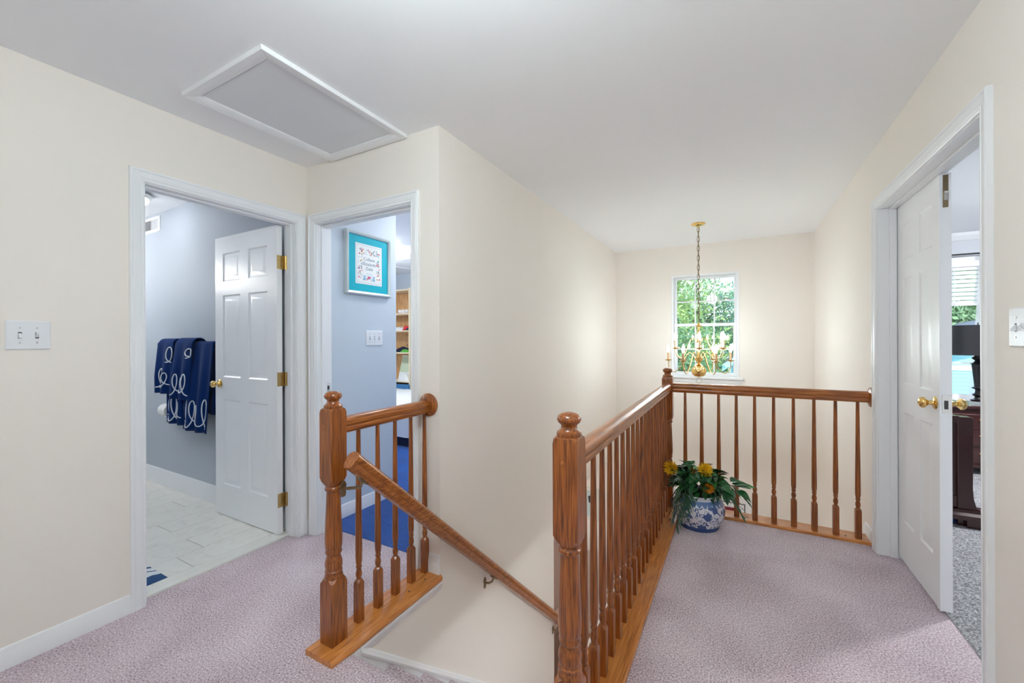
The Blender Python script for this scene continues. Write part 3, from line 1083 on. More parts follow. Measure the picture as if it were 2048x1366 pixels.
# --- left railing beside the passage
LRX = -1.490
lr = thing('stair_railing', 'short oak railing with five balusters between newel post and doorway wall', 'railing', (LRX, 1.40, 0.0))
newel(lr, LRX, 1.148, 0.022)
part('handrail', rail_between((LRX, 1.18, RZ), (LRX, YD - 0.015, RZ)), 'oak_y', lr, smooth=35)
part('rosette', MB().lathe([(r, -h) for r, h in ROS], 32, (LRX + 0.012, YD, 0.930), axis=1), 'oak_z', lr, smooth=30)
for i in range(5):
    shared('baluster', BAL_ME, lr, (LRX - 0.004, 1.282 + 0.1125 * i - (0.006 if i == 4 else 0), 0.022))
m = MB().prism([(-1.548, 0.0), (-1.548, 0.022), (-1.400, 0.022), (-1.390, 0.018), (-1.386, 0.008), (-1.388, -0.004), (-1.396, -0.010), (-1.548, -0.010)], 1, 1.058, YD - 0.001)
part('base_plate', m, 'shoe_y', lr, smooth=40)
for y_ in (1.44, 1.56):
    part('nail_plug', MB().lathe([(0.005, 0.0), (0.005, 0.0012)], 12, (LRX + 0.045 - .09 * (y_ > 1.5) * 0, y_ + 0.11, 0.0218)), 'slot', lr)

# --- right railing along the balcony and across its far end
rr = thing('balcony_railing', 'long oak balcony railing turning the corner to the right wall', 'railing', (XRAIL, 2.3, 0.0))
NX0, NX1 = -0.438, -0.462
newel(rr, NX0, 1.150, 0.018)
newel(rr, NX1, 3.315, 0.018)
part('handrail', rail_between((NX0 - 0.002, 1.18, RZ - 0.002), (NX1 + 0.002, 3.28, RZ - 0.002)), 'oak_y', rr, smooth=35)
part('handrail', rail_between((NX1 + 0.036, 3.332, RZ - 0.004), (XR - 0.015, 3.332, RZ - 0.004)), 'oak_x', rr, smooth=35)
part('rosette', MB().lathe([(r, -h) for r, h in ROS], 32, (XR, 3.332, 0.915), axis=0), 'oak_z', rr, smooth=30)
for i in range(18):
    y_ = 1.300 + 0.1112 * i
    shared('baluster', BAL_ME, rr, (NX0 - 0.006 + (NX1 - NX0) * (y_ - 1.15) / 2.16, y_, 0.018))
for i in range(10):
    shared('baluster', BAL_ME, rr, (-0.342 + 0.1128 * i, 3.338, 0.018))
m = MB().prism([(-0.530, -0.010), (-0.540, 0.0), (-0.542, 0.010), (-0.534, 0.018), (-0.372, 0.018), (-0.366, 0.012), (-0.366, -0.010)], 1, 1.058, 3.43)
part('base_plate', m, 'shoe_y', rr, smooth=40)
m = MB().prism([(3.286, -0.010), (3.286, 0.012), (3.292, 0.018), (3.425, 0.018), (3.435, 0.010), (3.430, -0.010)], 0, -0.366, XR - 0.0005)
part('base_plate', m, 'shoe_x', rr, smooth=40)
for x_ in (0.05, 0.61):
    part('nail_plug', MB().lathe([(0.006, 0.0), (0.006, 0.0014)], 12, (x_, 3.335, 0.0178)), 'slot', rr)

# --- sloping wall handrail
SL = -0.895
hr = thing('wall_handrail', 'sloping oak handrail on brackets descending the stairwell wall', 'handrail', (-1.335, 2.2, 0.0))
HX = -1.335


def hz(y):                       # underside line
    return 0.775 + SL * (y - 1.10)


part('rail', rail_between((HX, 1.088, hz(1.088)), (HX, 3.42, hz(3.42))), 'oak_y', hr, smooth=35)
for y_, xw in ((1.165, LRX + 0.038), (2.185, XS), (3.27, XS)):
    zc = hz(y_) - 0.055
    m = MB()
    m.prism([(y_ - 0.009, zc - 0.035), (y_ + 0.009, zc - 0.035), (y_ + 0.013, zc - 0.02), (y_ + 0.010, zc), (y_ + 0.016, zc + 0.012), (y_ + 0.010, zc + 0.026), (y_, zc + 0.036), (y_ - 0.010, zc + 0.026),
             (y_ - 0.016, zc + 0.012), (y_ - 0.010, zc), (y_ - 0.013, zc - 0.02)], 0, xw, xw + 0.005)
    br = part('bracket', m, 'bronze', hr, bevel=0.001)
    part('arm', MB().tube([(xw + 0.004, y_, zc), (xw + 0.03, y_, zc + 0.004), (HX - 0.012, y_, zc + 0.022), (HX, y_, hz(y_) - 0.006)], 0.0065, 10), 'bronze', br, smooth=50)
    M_ = Matrix.Translation((HX, y_, hz(y_) - 0.004)) @ Matrix.Rotation(math.atan(SL), 4, 'X')
    part('saddle', place(MB().box(-0.013, 0.013, -0.028, 0.028, -0.004, 0.003), M_), 'bronze', br)

# ------------------------------------------------------------------ staircase
RISE, RUN = 0.1965, 0.221
stc = tag(link('staircase', None, None, (-0.97, 2.4, LOW)), 'mauve carpeted staircase descending between wall and balcony', 'stairs', kind='structure')
nst = 14
for i in range(1, nst):
    y0 = YEDGE + RUN * (i - 1) - 0.012
    y1 = YEDGE + RUN * i
    zt = -RISE * i
    zb = max(LOW, zt - 0.30)
    poly = [(y0, zb), (y0, zt), (y1 - 0.004, zt - 0.001), (y1 + 0.008, zt - 0.010), (y1 + 0.010, zt - 0.024), (y1, zt - 0.036), (y1 - 0.010, zt - 0.04), (y1 - 0.012, zb)]
    part('step', MB().prism(poly, 0, XS + 0.018, -0.56), 'mauve', stc, smooth=50)
# skirt board along the wall with a moulded cap
def skt(y):
    return 0.010 + SL * (y - 1.185)
sk = [(1.10, -0.013), (1.185, -0.013), (3.40, skt(3.40)), (3.40, skt(3.40) - 0.45), (1.10, -0.45)]
part('skirt_board', MB().prism(sk, 0, XS, XS + 0.016), 'trim', stc)
part('skirt_cap', MB().loft([[(XS + a, y, skt(y) + b) for a, b in ((0, -0.034), (0.021, -0.034), (0.023, -0.022), (0.016, -0.010), (0.014, -0.002), (0.008, 0.004), (0.0, 0.005))] for y in (1.20, 3.40)]), 'trim', stc, smooth=30)
# moulding under the railing's base plate
ut = MB().prism([(XS, -0.010), (XS + 0.014, -0.010), (XS + 0.014, -0.028), (XS + 0.009, -0.034), (XS + 0.009, -0.046), (XS + 0.004, -0.056), (XS, -0.056)], 1, 1.17, YD + 0.002)
struct('trim_2', ut, 'trim', 'white moulding under the oak base plate of short railing', 'trim', smooth=40)

# ------------------------------------------------------------------ windows
def window(name, label, x0, x1, z0, z1, yw, cols, rows, sill, casing):
    w = tag(link(name, None, None, ((x0 + x1) / 2, yw, z0)), label, 'window', kind='structure')
    mp = lambda a, z, t: (a, yw - t, z)
    # narrow frame in the reveal
    for s in frame_sweep(mp, x0 + 0.022, x1 - 0.022, z0 + 0.022, z1 - 0.022, [(0, -0.13), (0, -0.02), (0.006, 0.004), (0.026, 0.006), (0.030, 0.0), (0.022, -0.02), (0.022, -0.13)], closed=True):
        part('frame', s, 'trim', w)
    zm = (z0 + z1) / 2 + 0.015
    for k, (a, b, yy) in enumerate(((zm - 0.018, z1 - 0.022, yw + 0.085), (z0 + 0.022, zm + 0.018, yw + 0.050))):
        e = 0.024 if k == 0 else 0.034
        X0, X1 = x0 + 0.022, x1 - 0.022
        sash = part('sash', MB().box(X0, X0 + e, yy, yy + 0.03, a, b).box(X1 - e, X1, yy, yy + 0.03, a, b).box(X0 + e, X1 - e, yy, yy + 0.03, a, a + e + 0.006).box(X0 + e, X1 - e, yy, yy + 0.03, b - e, b), 'trim', w, bevel=0.002)
        part('pane', MB().box(X0 + e, X1 - e, yy + 0.013, yy + 0.017, a + e + 0.006, b - e), 'glass', sash)
        gx0, gx1, gz0, gz1 = X0 + e, X1 - e, a + e + 0.006, b - e
        for i in range(1, cols):
            xx = gx0 + (gx1 - gx0) * i / cols
            part('muntin', MB().box(xx - 0.008, xx + 0.008, yy + 0.006, yy + 0.012, gz0, gz1), 'trim', sash)
        for i in range(1, rows):
            zz = gz0 + (gz1 - gz0) * i / rows
            part('muntin', MB().box(gx0, gx1, yy + 0.005, yy + 0.0125, zz - 0.008, zz + 0.008), 'trim', sash)
    if sill:
        part('sill', MB().box(x0 - 0.05, x1 + 0.05, yw - 0.045, yw + 0.05, z0 - 0.012, z0 + 0.010), 'trim', w, bevel=0.004)
        part('apron', MB().prism([(yw, z0 - 0.012), (yw - 0.016, z0 - 0.012), (yw - 0.016, z0 - 0.03), (yw - 0.008, z0 - 0.06), (yw, z0 - 0.065)], 0, x0 - 0.035, x1 + 0.035), 'trim', w)
    if casing:
        for s in frame_sweep(mp, x0, x1, z0, z1, CAS, closed=True):
            part('casing', s, 'trim', w, smooth=40)
    return w


w1 = window('window_1', 'white double hung foyer window with six light grids behind chandelier', -0.705, 0.022, 0.822, 2.072, YF, 3, 2, True, False)
part('sash_lock', MB().box(-0.36, -0.32, YF + 0.035, YF + 0.05, 1.472, 1.488), 'plate', w1, bevel=0.003)
w2 = window('window_2', 'white bedroom window seen through the double doorway', WX0, WX1, WZ0, WZ1, YW, 3, 2, True, True)

# ------------------------------------------------------------------ switches
def switch(name, label, mapf, a, z, gangs, w, h=0.117, up=True):
    sw = thing(name, label, 'light switch', mapf(a, z, 0.0))
    a0, a1 = a - w / 2, a + w / 2
    rings = []
    for e, t in ((0.0, 0.0), (0.0, 0.003), (0.004, 0.0065)):
        rings.append([mapf(a0 + e, z - h / 2 + e, t), mapf(a1 - e, z - h / 2 + e, t), mapf(a1 - e, z + h / 2 - e, t), mapf(a0 + e, z + h / 2 - e, t)])
    part('plate', MB().loft(rings), 'plate', sw)
    for g in range(gangs):
        c = a + (g - (gangs - 1) / 2) * 0.046

        def bx(b0, b1, c0, c1, t0, t1):
            p, q = mapf(b0, c0, t0), mapf(b1, c1, t1)
            return MB().box(min(p[0], q[0]), max(p[0], q[0]), min(p[1], q[1]), max(p[1], q[1]), c0, c1)
        part('slot', bx(c - 0.0052, c + 0.0052, z - 0.0125, z + 0.0125, 0.005, 0.0068), 'slot', sw)
        dz = 0.006 if (g % 2 == 0) == up else -0.006
        r0 = [mapf(c - 0.0045, z - 0.010, 0.005), mapf(c + 0.0045, z - 0.010, 0.005), mapf(c + 0.0045, z + 0.010, 0.005), mapf(c - 0.0045, z + 0.010, 0.005)]
        r1 = [mapf(c - 0.0038, z - 0.003 + dz * 1.4, 0.018), mapf(c + 0.0038, z - 0.003 + dz * 1.4, 0.018), mapf(c + 0.0038, z + 0.004 + dz * 1.4, 0.018), mapf(c - 0.0038, z + 0.004 + dz * 1.4, 0.018)]
        part('toggle', MB().loft([r0, r1]), 'plate', sw, bevel=0.001)
        for s in (-1, 1):
            p = mapf(c, z + s * 0.030, 0.0064)
            q = mapf(c, z + s * 0.030, 0.0080)
            part('screw', MB().tube([p, q], 0.003, 10), 'steel', sw)
    return sw


switch('light_switch', 'white double switch plate on left cream wall beside bathroom door', map_left, 0.512, 1.308, 2, 0.122, up=False)
switch('light_switch', 'white double switch plate at the right edge near the double doorway', map_right, 1.776, 1.313, 2, 0.122)
switch('light_switch', 'white triple switch plate on blue wall below framed print', lambda a, z, t: (-2.50 + t, a, z), 2.302, 1.302, 3, 0.166)

# ------------------------------------------------------------------ framed print on the blue wall
FX = -2.50
fp = thing('framed_print', 'silver framed birth sampler with turquoise mat on the blue wall', 'picture', (FX, 2.24, 1.86))
mp = lambda a, z, t: (FX + t, a, z)
fa0, fa1, fz0, fz1 = 2.022, 2.455, 1.630, 2.100
for s in frame_sweep(mp, fa0 + 0.026, fa1 - 0.026, fz0 + 0.026, fz1 - 0.026, [(0, 0), (0, 0.022), (0.006, 0.030), (0.018, 0.034), (0.026, 0.030), (0.026, 0.0)], closed=True):
    part('frame_side', s, 'silverframe', fp, smooth=40)
part('mat', MB().box(FX, FX + 0.016, fa0 + 0.026, fa1 - 0.026, fz0 + 0.026, fz1 - 0.026), 'teal', fp)
pa0, pa1, pz0, pz1 = fa0 + 0.088, fa1 - 0.088, fz0 + 0.082, fz1 - 0.082
pr = part('print', MB().box(FX + 0.016, FX + 0.0175, pa0, pa1, pz0, pz1), 'paper', fp)
XT = FX + 0.0178


def flat_disc(m, a, z, ra, rz_, n=10, rot=0.0, t=0.0004):
    vs = []
    for i in range(n):
        q = 2 * PI * i / n
        da, dz_ = ra * math.cos(q), rz_ * math.sin(q)
        vs.append((XT, a + da * math.cos(rot) - dz_ * math.sin(rot), z + da * math.sin(rot) + dz_ * math.cos(rot)))
    vs2 = [(x + t, y, z_) for x, y, z_ in vs]
    m.add(vs2, [tuple(range(n))])


rnd = random.Random(3)
inks = ['inkblue', 'inkpink', 'inkviolet', 'inkred', 'inkgold', 'inkteal', 'inkgrey']
decor = {k: MB() for k in inks}
for i in range(130):
    side = rnd.random()
    if side < 0.30:
        a, z = rnd.uniform(pa0 + 0.03, pa1 - 0.03), pz1 - rnd.uniform(0.035, 0.080)
    elif side < 0.62:
        a, z = pa0 + rnd.uniform(0.025, 0.062), rnd.uniform(pz0 + 0.04, pz1 - 0.04)
    elif side < 0.94:
        a, z = pa1 - rnd.uniform(0.025, 0.058), rnd.uniform(pz0 + 0.04, pz1 - 0.04)
    else:
        a, z = rnd.uniform(pa0 + 0.06, pa1 - 0.06), pz0 + rnd.uniform(0.03, 0.05)
    flat_disc(decor[rnd.choice(inks)], a, z, rnd.uniform(0.003, 0.008), rnd.uniform(0.002, 0.006), 8, rnd.uniform(0, 3), 0.0002 + i * 1e-6)
ca = (pa0 + pa1) / 2
for s in (-1, 1):        # two little hands and a heart at the foot
    hm = decor['inkblue']
    flat_disc(hm, ca + s * 0.045, pz0 + 0.040, 0.011, 0.012)
    for k in range(4):
        flat_disc(hm, ca + s * 0.045 + (k - 1.5) * 0.0065, pz0 + 0.060, 0.0025, 0.010, 8, -s * 0.0 + (k - 1.5) * -0.15)
    flat_disc(hm, ca + s * 0.030, pz0 + 0.044, 0.0028, 0.009, 8, s * 0.7)
    flat_disc(decor['inkpink'], ca + s * 0.006, pz0 + 0.054, 0.008, 0.010, 10, s * 0.6)
for a_ in range(26):     # pale lattice border
    for z_, on in ((pz0 + 0.012, 1), (pz1 - 0.012, 1)):
        flat_disc(decor['inkblue'], pa0 + 0.012 + (pa1 - pa0 - 0.024) * a_ / 25, z_, 0.0032, 0.0018)
for a_ in range(30):
    for aa in (pa0 + 0.012, pa1 - 0.012):
        flat_disc(decor['inkblue'], aa, pz0 + 0.012 + (pz1 - pz0 - 0.024) * a_ / 29, 0.0018, 0.0032)
for k in inks:
    part('printed_motif', decor[k], k, pr)['kind'] = 'stuff'


def text_on(root, s, size, loc, rot, mat, name='lettering', extrude=0.0004, align='CENTER'):
    cu = bpy.data.curves.new(name, 'FONT')
    cu.body = s
    cu.size = size
    cu.extrude = extrude
    cu.align_x = align
    cu.resolution_u = 3
    o = bpy.data.objects.new(name, cu)
    COL.objects.link(o)
    dg = bpy.context.evaluated_depsgraph_get()
    me = bpy.data.meshes.new_from_object(o.evaluated_get(dg))
    bpy.data.objects.remove(o)
    me.materials.clear()
    me.materials.append(MATS[mat])
    return link(name, me, root, loc, rot)


for k, (s_, sz) in enumerate((('Colleen', 0.036), ('Elizabeth', 0.036), ('Dahl', 0.036))):
    text_on(pr, s_, sz, (XT, ca + 0.002, pz1 - 0.125 - 0.036 * k), (PI / 2, 0, PI / 2), 'inkgrey')
for k in range(3):
    part('printed_line', MB().box(XT, XT + 0.0003, ca - 0.03 + 0.006 * k, ca + 0.03 - 0.006 * k, pz1 - 0.225 - 0.016 * k, pz1 - 0.2225 - 0.016 * k), 'inkblue', pr)

# ------------------------------------------------------------------ bathroom things
vn = thing('wall_vent', 'small white louvred vent high on the bathroom wall', 'vent', (-4.67, YB, 2.34))
mpb = lambda a, z, t: (a, YB - t, z)
for s in frame_sweep(mpb, -4.80, -4.54, 2.30, 2.385, [(0, 0), (0, 0.006), (0.01, 0.010), (0.026, 0.006), (0.028, 0.0)], closed=True):
    part('frame', s, 'trim', vn)
part('backing', MB().box(-4.80, -4.54, YB - 0.002, YB, 2.30, 2.385), 'slot', vn)
for i in range(13):
    xx = -4.795 + 0.0205 * i
    part('louvre', place(MB().box(-0.009, 0.009, -0.0008, 0.0008, -0.042, 0.042), Matrix.Translation((xx, YB - 0.006, 2.3425)) @ Matrix.Rotation(0.7 if i > 6 else -0.7, 4, 'Z')), 'trim', vn)
part('divider', MB().box(-4.676, -4.664, YB - 0.010, YB, 2.30, 2.385), 'trim', vn)


def dome_light(name, label, x, y, z, r, mat, ringmat='nickel', group=None):
    t = thing(name, label, 'ceiling light', (x, y, z), group)
    part('base', MB().lathe([(r * 1.02, 0.0), (r * 1.06, -0.012), (r * 1.06, -0.022), (r * 1.0, -0.030), (r * 1.02, -0.036), (r * 0.96, -0.044)], 40, (x, y, z)), ringmat, t, smooth=40)
    prof = [(r * 0.95, -0.040)] + [(r * 0.95 * math.cos(a * PI / 16), -0.040 - 0.075 * math.sin(a * PI / 16)) for a in range(1, 8)] + [(0.004, -0.115)]
    part('glass_dome', MB().lathe(prof, 40, (x, y, z)), mat, t, smooth=60)
    part('finial', MB().lathe([(0.008, -0.113), (0.010, -0.120), (0.006, -0.130), (0.001, -0.133)], 16, (x, y, z)), ringmat, t, smooth=40)
    return t


dome_light('ceiling_light', 'frosted dome ceiling light with nickel rings in the bathroom', -4.12, 1.33, CE, 0.15, 'dome_bath')

def globe_light(name, label, x, y, z, r, mat):
    t = thing(name, label, 'ceiling light', (x, y, z))
    part('canopy', MB().lathe([(0.07, 0.0), (0.07, -0.012), (0.05, -0.024), (0.016, -0.03), (0.014, -0.085), (0.05, -0.092), (0.052, -0.105)], 28, (x, y, z)), 'brass', t, smooth=40)
    zc = z - 0.10 - r
    part('glass_globe', MB().lathe([(r * math.sin(a * PI / 16) + 0.001, zc - r * math.cos(a * PI / 16)) for a in range(17)], 32, (x, y, 0)), mat, t, smooth=80)
    return t


globe_light('ceiling_light', 'white glass globe ceiling light near the top of the stairs', -0.50, 0.47, CE, 0.11, 'dome_hall')
globe_light('ceiling_light', 'white glass globe fill light added unseen over the landing behind the viewer', -1.0, -1.2, CE, 0.11, 'fill_back')  # unseen fill globe, added to brighten the landing from behind
dome_light('ceiling_light', 'frosted dome fill light added out of view just inside the blue bedroom', -2.02, 2.85, CE, 0.15, 'fill_entry')  # added lamp, hidden by the wall, to brighten the blue entry wall
dome_light('ceiling_light', 'frosted dome fill light added out of view in the right bedroom', 2.6, 4.4, CE, 0.18, 'fill_bed')  # added lamp outside the view, stands in for the bedroom's daylight
dome_light('ceiling_light', 'frosted dome fill light added unseen in the lower living room', -3.2, 3.7, UND, 0.18, 'fill_liv')  # added lamp that is never seen, lifts the living room downstairs

vl = thing('vanity_light', 'white glass vanity light bar on the bathroom side wall', 'wall light', (-5.3, 0.75, 2.02))
part('back_plate', MB().box(-5.298, -5.275, 0.35, 1.15, 1.97, 2.07), 'chrome', vl, bevel=0.005)
for y_ in (0.47, 0.75, 1.03):
    part('arm', MB().tube([(-5.28, y_, 2.02), (-5.21, y_, 2.02)], 0.012, 10), 'chrome', vl)
    part('globe', MB().lathe([(0.06 * math.sin(a * PI / 12) + 0.001, 2.02 - 0.06 * math.cos(a * PI / 12)) for a in range(13)], 20, (-5.16, y_, 0)), 'dome_vanity', vl, smooth=80)

dome_light('ceiling_light', 'frosted dome fill light added unseen in the lower hall under the balcony', 0.1, 2.3, UND, 0.16, 'fill_under', 'brass')  # added lamp under the slab to brighten the lower stairwell wall

# towel bar, towels
BARY, BARZ = YB - 0.075, 1.262
tb = thing('towel_bar', 'chrome towel bar on the blue grey bathroom wall', 'towel bar', (-3.8, YB, BARZ))
part('bar', MB().tube([(-4.36, BARY, BARZ), (-3.25, BARY, BARZ)], 0.010, 14), 'chrome', tb, smooth=50)
for xx in (-4.345, -3.265):
    ps = part('post', MB().lathe([(0.022, 0.0), (0.022, -0.006), (0.013, -0.012), (0.012, -0.086)], 20, (xx, YB, BARZ), axis=1), 'chrome', tb, smooth=40)


def towel(label, xt0, xt1, xb0, xb1, zbot, zback, lift, folds, seed, embroid):
    """cloth folded over the bar; top span xt, bottom span xb, LIFT is its distance off the bar"""
    rd = random.Random(seed)
    t = thing('towel', label, 'towel', ((xt0 + xt1) / 2, BARY, BARZ), group='navy towels on the towel bar')
    nu, path = 26, []
    r = 0.012 + lift
    nv = 16
    for k in range(nv + 1):
        path.append((-1, zbot + (BARZ - zbot) * k / nv))
    for k in range(1, 7):
        path.append((k, None))
    for k in range(nv // 2 + 1):
        path.append((1, BARZ - (BARZ - zback) * k / (nv // 2)))
    ph = rd.uniform(0, 6)

    def P(u, row, proud=0.0):
        s, z = path[row]
        if s == -1 or s == 1 and z is not None and row > nv + 3:
            f = (BARZ - z) / max(0.05, BARZ - zbot)
            x = (xt0 + (xt1 - xt0) * u) * (1 - f) + (xb0 + (xb1 - xb0) * u) * f
            amp = 0.004 + 0.016 * min(1, f * 1.5)
            y = BARY + s * r + s * proud + s * amp * (0.9 + math.sin(folds * 2 * PI * u + ph + 0.8 * f)) * 0.8 * (1 if s < 0 else 0.5)
            return (x, y, z)
        k = s
        a = PI * k / 7
        x = xt0 + (xt1 - xt0) * u
        return (x, BARY - math.cos(a) * (r + proud), BARZ + math.sin(a) * (r + proud))
    rows = len(path)
    vs = [P(i / nu, j) for j in range(rows) for i in range(nu + 1)]
    fs = [(j * (nu + 1) + i, j * (nu + 1) + i + 1, (j + 1) * (nu + 1) + i + 1, (j + 1) * (nu + 1) + i) for j in range(rows - 1) for i in range(nu)]
    cl = part('cloth', MB().add(vs, fs), 'terry', t, smooth=80)
    so = cl.modifiers.new('solid', 'SOLIDIFY')
    so.thickness = 0.007
    so.offset = 0.0
    for (n_loops, zc, hh, u0, u1) in embroid:
        pts = []
        for k in range(n_loops * 22 + 1):
            q = k / 22.0
            u = u0 + (u1 - u0) * (q / n_loops) + 0.40 / max(2, n_loops) * math.sin(2 * PI * q)
            z = zc + hh * 0.5 * (-math.cos(2 * PI * q)) * (0.85 + 0.25 * math.sin(q * 2.3 + seed))
            u = min(0.985, max(0.015, u))
            fz = (z - zbot) / (BARZ - zbot) * nv
            j = max(0, min(nv - 1, int(fz)))
            a_, b_ = Vector(P(u, j, 0.006)), Vector(P(u, j + 1, 0.006))
            pts.append(a_.lerp(b_, fz - j))
        part('embroidery', MB().tube(pts, 0.0045, 6), 'thread', t, smooth=60)
    return t


towel('long navy bath towel at the left, white loops along its hem', -4.115, -3.86, -4.14, -3.86, 0.615, 0.75, 0.006, 2.0, 11, [(3, 0.74, 0.20, 0.04, 0.96)])
towel('long navy bath towel at the right, nearest the open door', -3.80, -3.42, -3.87, -3.50, 0.585, 0.72, 0.006, 2.5, 12, [(4, 0.725, 0.21, 0.05, 0.95)])
towel('short navy hand towel hung at the left end of the bar', -4.235, -3.985, -4.25, -4.04, 0.855, 0.95, 0.030, 1.5, 13, [(2, 0.975, 0.15, 0.05, 0.92), (1, 1.17, 0.12, 0.72, 0.97)])
towel('short navy hand towel draped over the middle of the bar', -3.925, -3.665, -3.965, -3.73, 0.825, 0.92, 0.034, 1.5, 14, [(3, 0.945, 0.16, 0.04, 0.95), (1, 1.19, 0.07, 0.80, 0.97)])
tph = thing('paper_roll', 'white toilet paper roll on the wall under the towels', 'paper roll', (-4.22, YB, 0.70))
for x_ in (-4.30, -4.165):
    part('holder_arm', MB().box(x_, x_ + 0.015, YB - 0.07, YB, 0.685, 0.715), 'chrome', tph, bevel=0.003)
part('roll', MB().lathe([(0.02, -4.283), (0.052, -4.283), (0.052, -4.167), (0.02, -4.167)], 28, (0, YB - 0.062, 0.70), axis=0), 'paper', tph, smooth=30)
rg = thing('bath_rug', 'blue and white striped bath mat just inside the bathroom door', 'rug', (-2.69, 0.65, 0.0105))
m = MB()
nx, ny = 24, 20
rr_ = random.Random(5)
vs, fs = [], []
for j in range(ny + 1):
    for i in range(nx + 1):
        x = -3.20 + 0.51 * i / nx
        y = 0.20 + 0.84 * j / ny
        edge = min(i, nx - i, j, ny - j)
        vs.append((x, y, 0.0105 + (0.0 if edge == 0 else 0.010 + rr_.uniform(0, 0.003))))
fs = [(j * (nx + 1) + i, j * (nx + 1) + i + 1, (j + 1) * (nx + 1) + i + 1, (j + 1) * (nx + 1) + i) for j in range(ny) for i in range(nx)]
part('pile', MB().add(vs, fs), 'rug', rg, smooth=60)

# ------------------------------------------------------------------ blue bedroom things
bk = thing('bookcase', 'knotty pine bookcase standing behind the white bed', 'bookcase', (-5.2, 5.15, 0.004))
BX0, BX1, BY0, BY1 = -5.38, -4.63, 5.00, 5.285
part('back_panel', MB().box(BX0, BX1, BY1 - 0.012, BY1, 0.02, 2.12), 'pine', bk)
for x_ in (BX0, BX1 - 0.02):
    part('side_panel', MB().box(x_, x_ + 0.02, BY0, BY1, 0.004, 2.14), 'pineedge', bk)
shelves = [0.10, 0.62, 1.09, 1.45, 1.73, 2.12]
for z_ in shelves:
    part('shelf', MB().box(BX0 + 0.02, BX1 - 0.02, BY0, BY1 - 0.012, z_ - 0.02, z_), 'pineedge', bk)
kn = random.Random(9)
for i in range(26):
    part('knot', MB().lathe([(kn.uniform(.006, .012), 0.0), (0.003, -0.0012)], 8, (kn.uniform(BX1 - 0.32, BX1 - 0.04), BY1 - 0.0122, kn.uniform(0.7, 2.05)), axis=1), 'bark', bk)
for i, x_ in enumerate((-4.93, -4.855, -4.78)):
    b_ = thing('baseball', 'white ball on the top bookcase shelf, ' + ('left', 'middle', 'right')[i] + ' of three', 'ball', (x_, 5.1, 1.73), group='balls on the bookcase')
    s = MB()
    s.lathe([(0.037 * math.sin(a * PI / 12) + 1e-4, 0.037 - 0.037 * math.cos(a * PI / 12)) for a in range(13)], 20, (x_, 5.10, 1.73))
    part('ball', s, 'paper', b_, smooth=80)
    part('seam', MB().tube([(x_ + 0.0372 * math.cos(q), 5.10 - 0.0372 * abs(math.sin(q)) * 0.6, 1.767 + 0.030 * math.sin(q * 2) * 0.7) for q in [k * 2 * PI / 24 for k in range(24)]], 0.0008, 4, closed=True), 'inkred', b_)


def lump(name, label, cat, mat, x0, x1, y0, y1, z, h, seed, n=7):
    rd = random.Random(seed)
    nx, ny = n, 5
    vs = []
    for j in range(ny + 1):
        for i in range(nx + 1):
            u, v = i / nx, j / ny
            e = math.sin(PI * u) ** 0.4 * math.sin(PI * v) ** 0.4 if 0 < u < 1 and 0 < v < 1 else 0.0
            vs.append((x0 + (x1 - x0) * u, y0 + (y1 - y0) * v, z + h * e * rd.uniform(0.65, 1.0)))
    fs = [(j * (nx + 1) + i, j * (nx + 1) + i + 1, (j + 1) * (nx + 1) + i + 1, (j + 1) * (nx + 1) + i) for j in range(ny) for i in range(nx)]
    k = len(vs)
    vs += [(x0, y0, z), (x1, y0, z), (x1, y1, z), (x0, y1, z)]
    return tag(part(name, MB().add(vs, fs), mat, smooth=60, at=((x0 + x1) / 2, (y0 + y1) / 2, z)), label, cat)


lump('cap', 'red crumpled cap on the second bookcase shelf', 'cap', 'red', -4.81, -4.71, 5.02, 5.14, 1.45, 0.10, 1)
lump('folded_shirt', 'white folded shirt beside the red cap on the bookcase', 'shirt', 'paper', -5.08, -4.82, 5.02, 5.2, 1.45, 0.085, 2)
lump('cloth', 'dark navy cloth at the right end of the second shelf', 'cloth', 'navy', -4.735, -4.66, 5.005, 5.10, 1.45, 0.045, 3)
lump('cloth', 'bright green cloth on the third bookcase shelf', 'cloth', 'green', -4.86, -4.68, 5.01, 5.10, 1.09, 0.06, 4)
lump('cloth', 'navy folded cloth behind the green one on third shelf', 'cloth', 'navy', -5.10, -4.72, 5.12, 5.24, 1.09, 0.10, 5)
lump('crumpled_paper', 'crumpled white paper on the lowest visible bookcase shelf', 'paper', 'paper', -4.90, -4.68, 5.005, 5.08, 0.62, 0.13, 6)
bd_ = thing('photo_frame', 'pale green board with white frame leaning on the fourth shelf', 'frame', (-4.83, 5.2, 0.62))
Mx = Matrix.Translation((-4.80, 5.13, 0.625)) @ Matrix.Rotation(-0.25, 4, 'X')
part('board', place(MB().box(-0.20, 0.06, -0.006, 0.006, 0.13, 0.40), Mx), 'palegreen', bd_)
part('frame', place(MB().box(0.06, 0.095, -0.01, 0.01, 0.0, 0.42).box(-0.2, 0.06, -0.01, 0.01, 0.40, 0.42).box(-0.2, 0.06, -0.01, 0.01, 0.0, 0.13), Mx), 'paper', bd_)

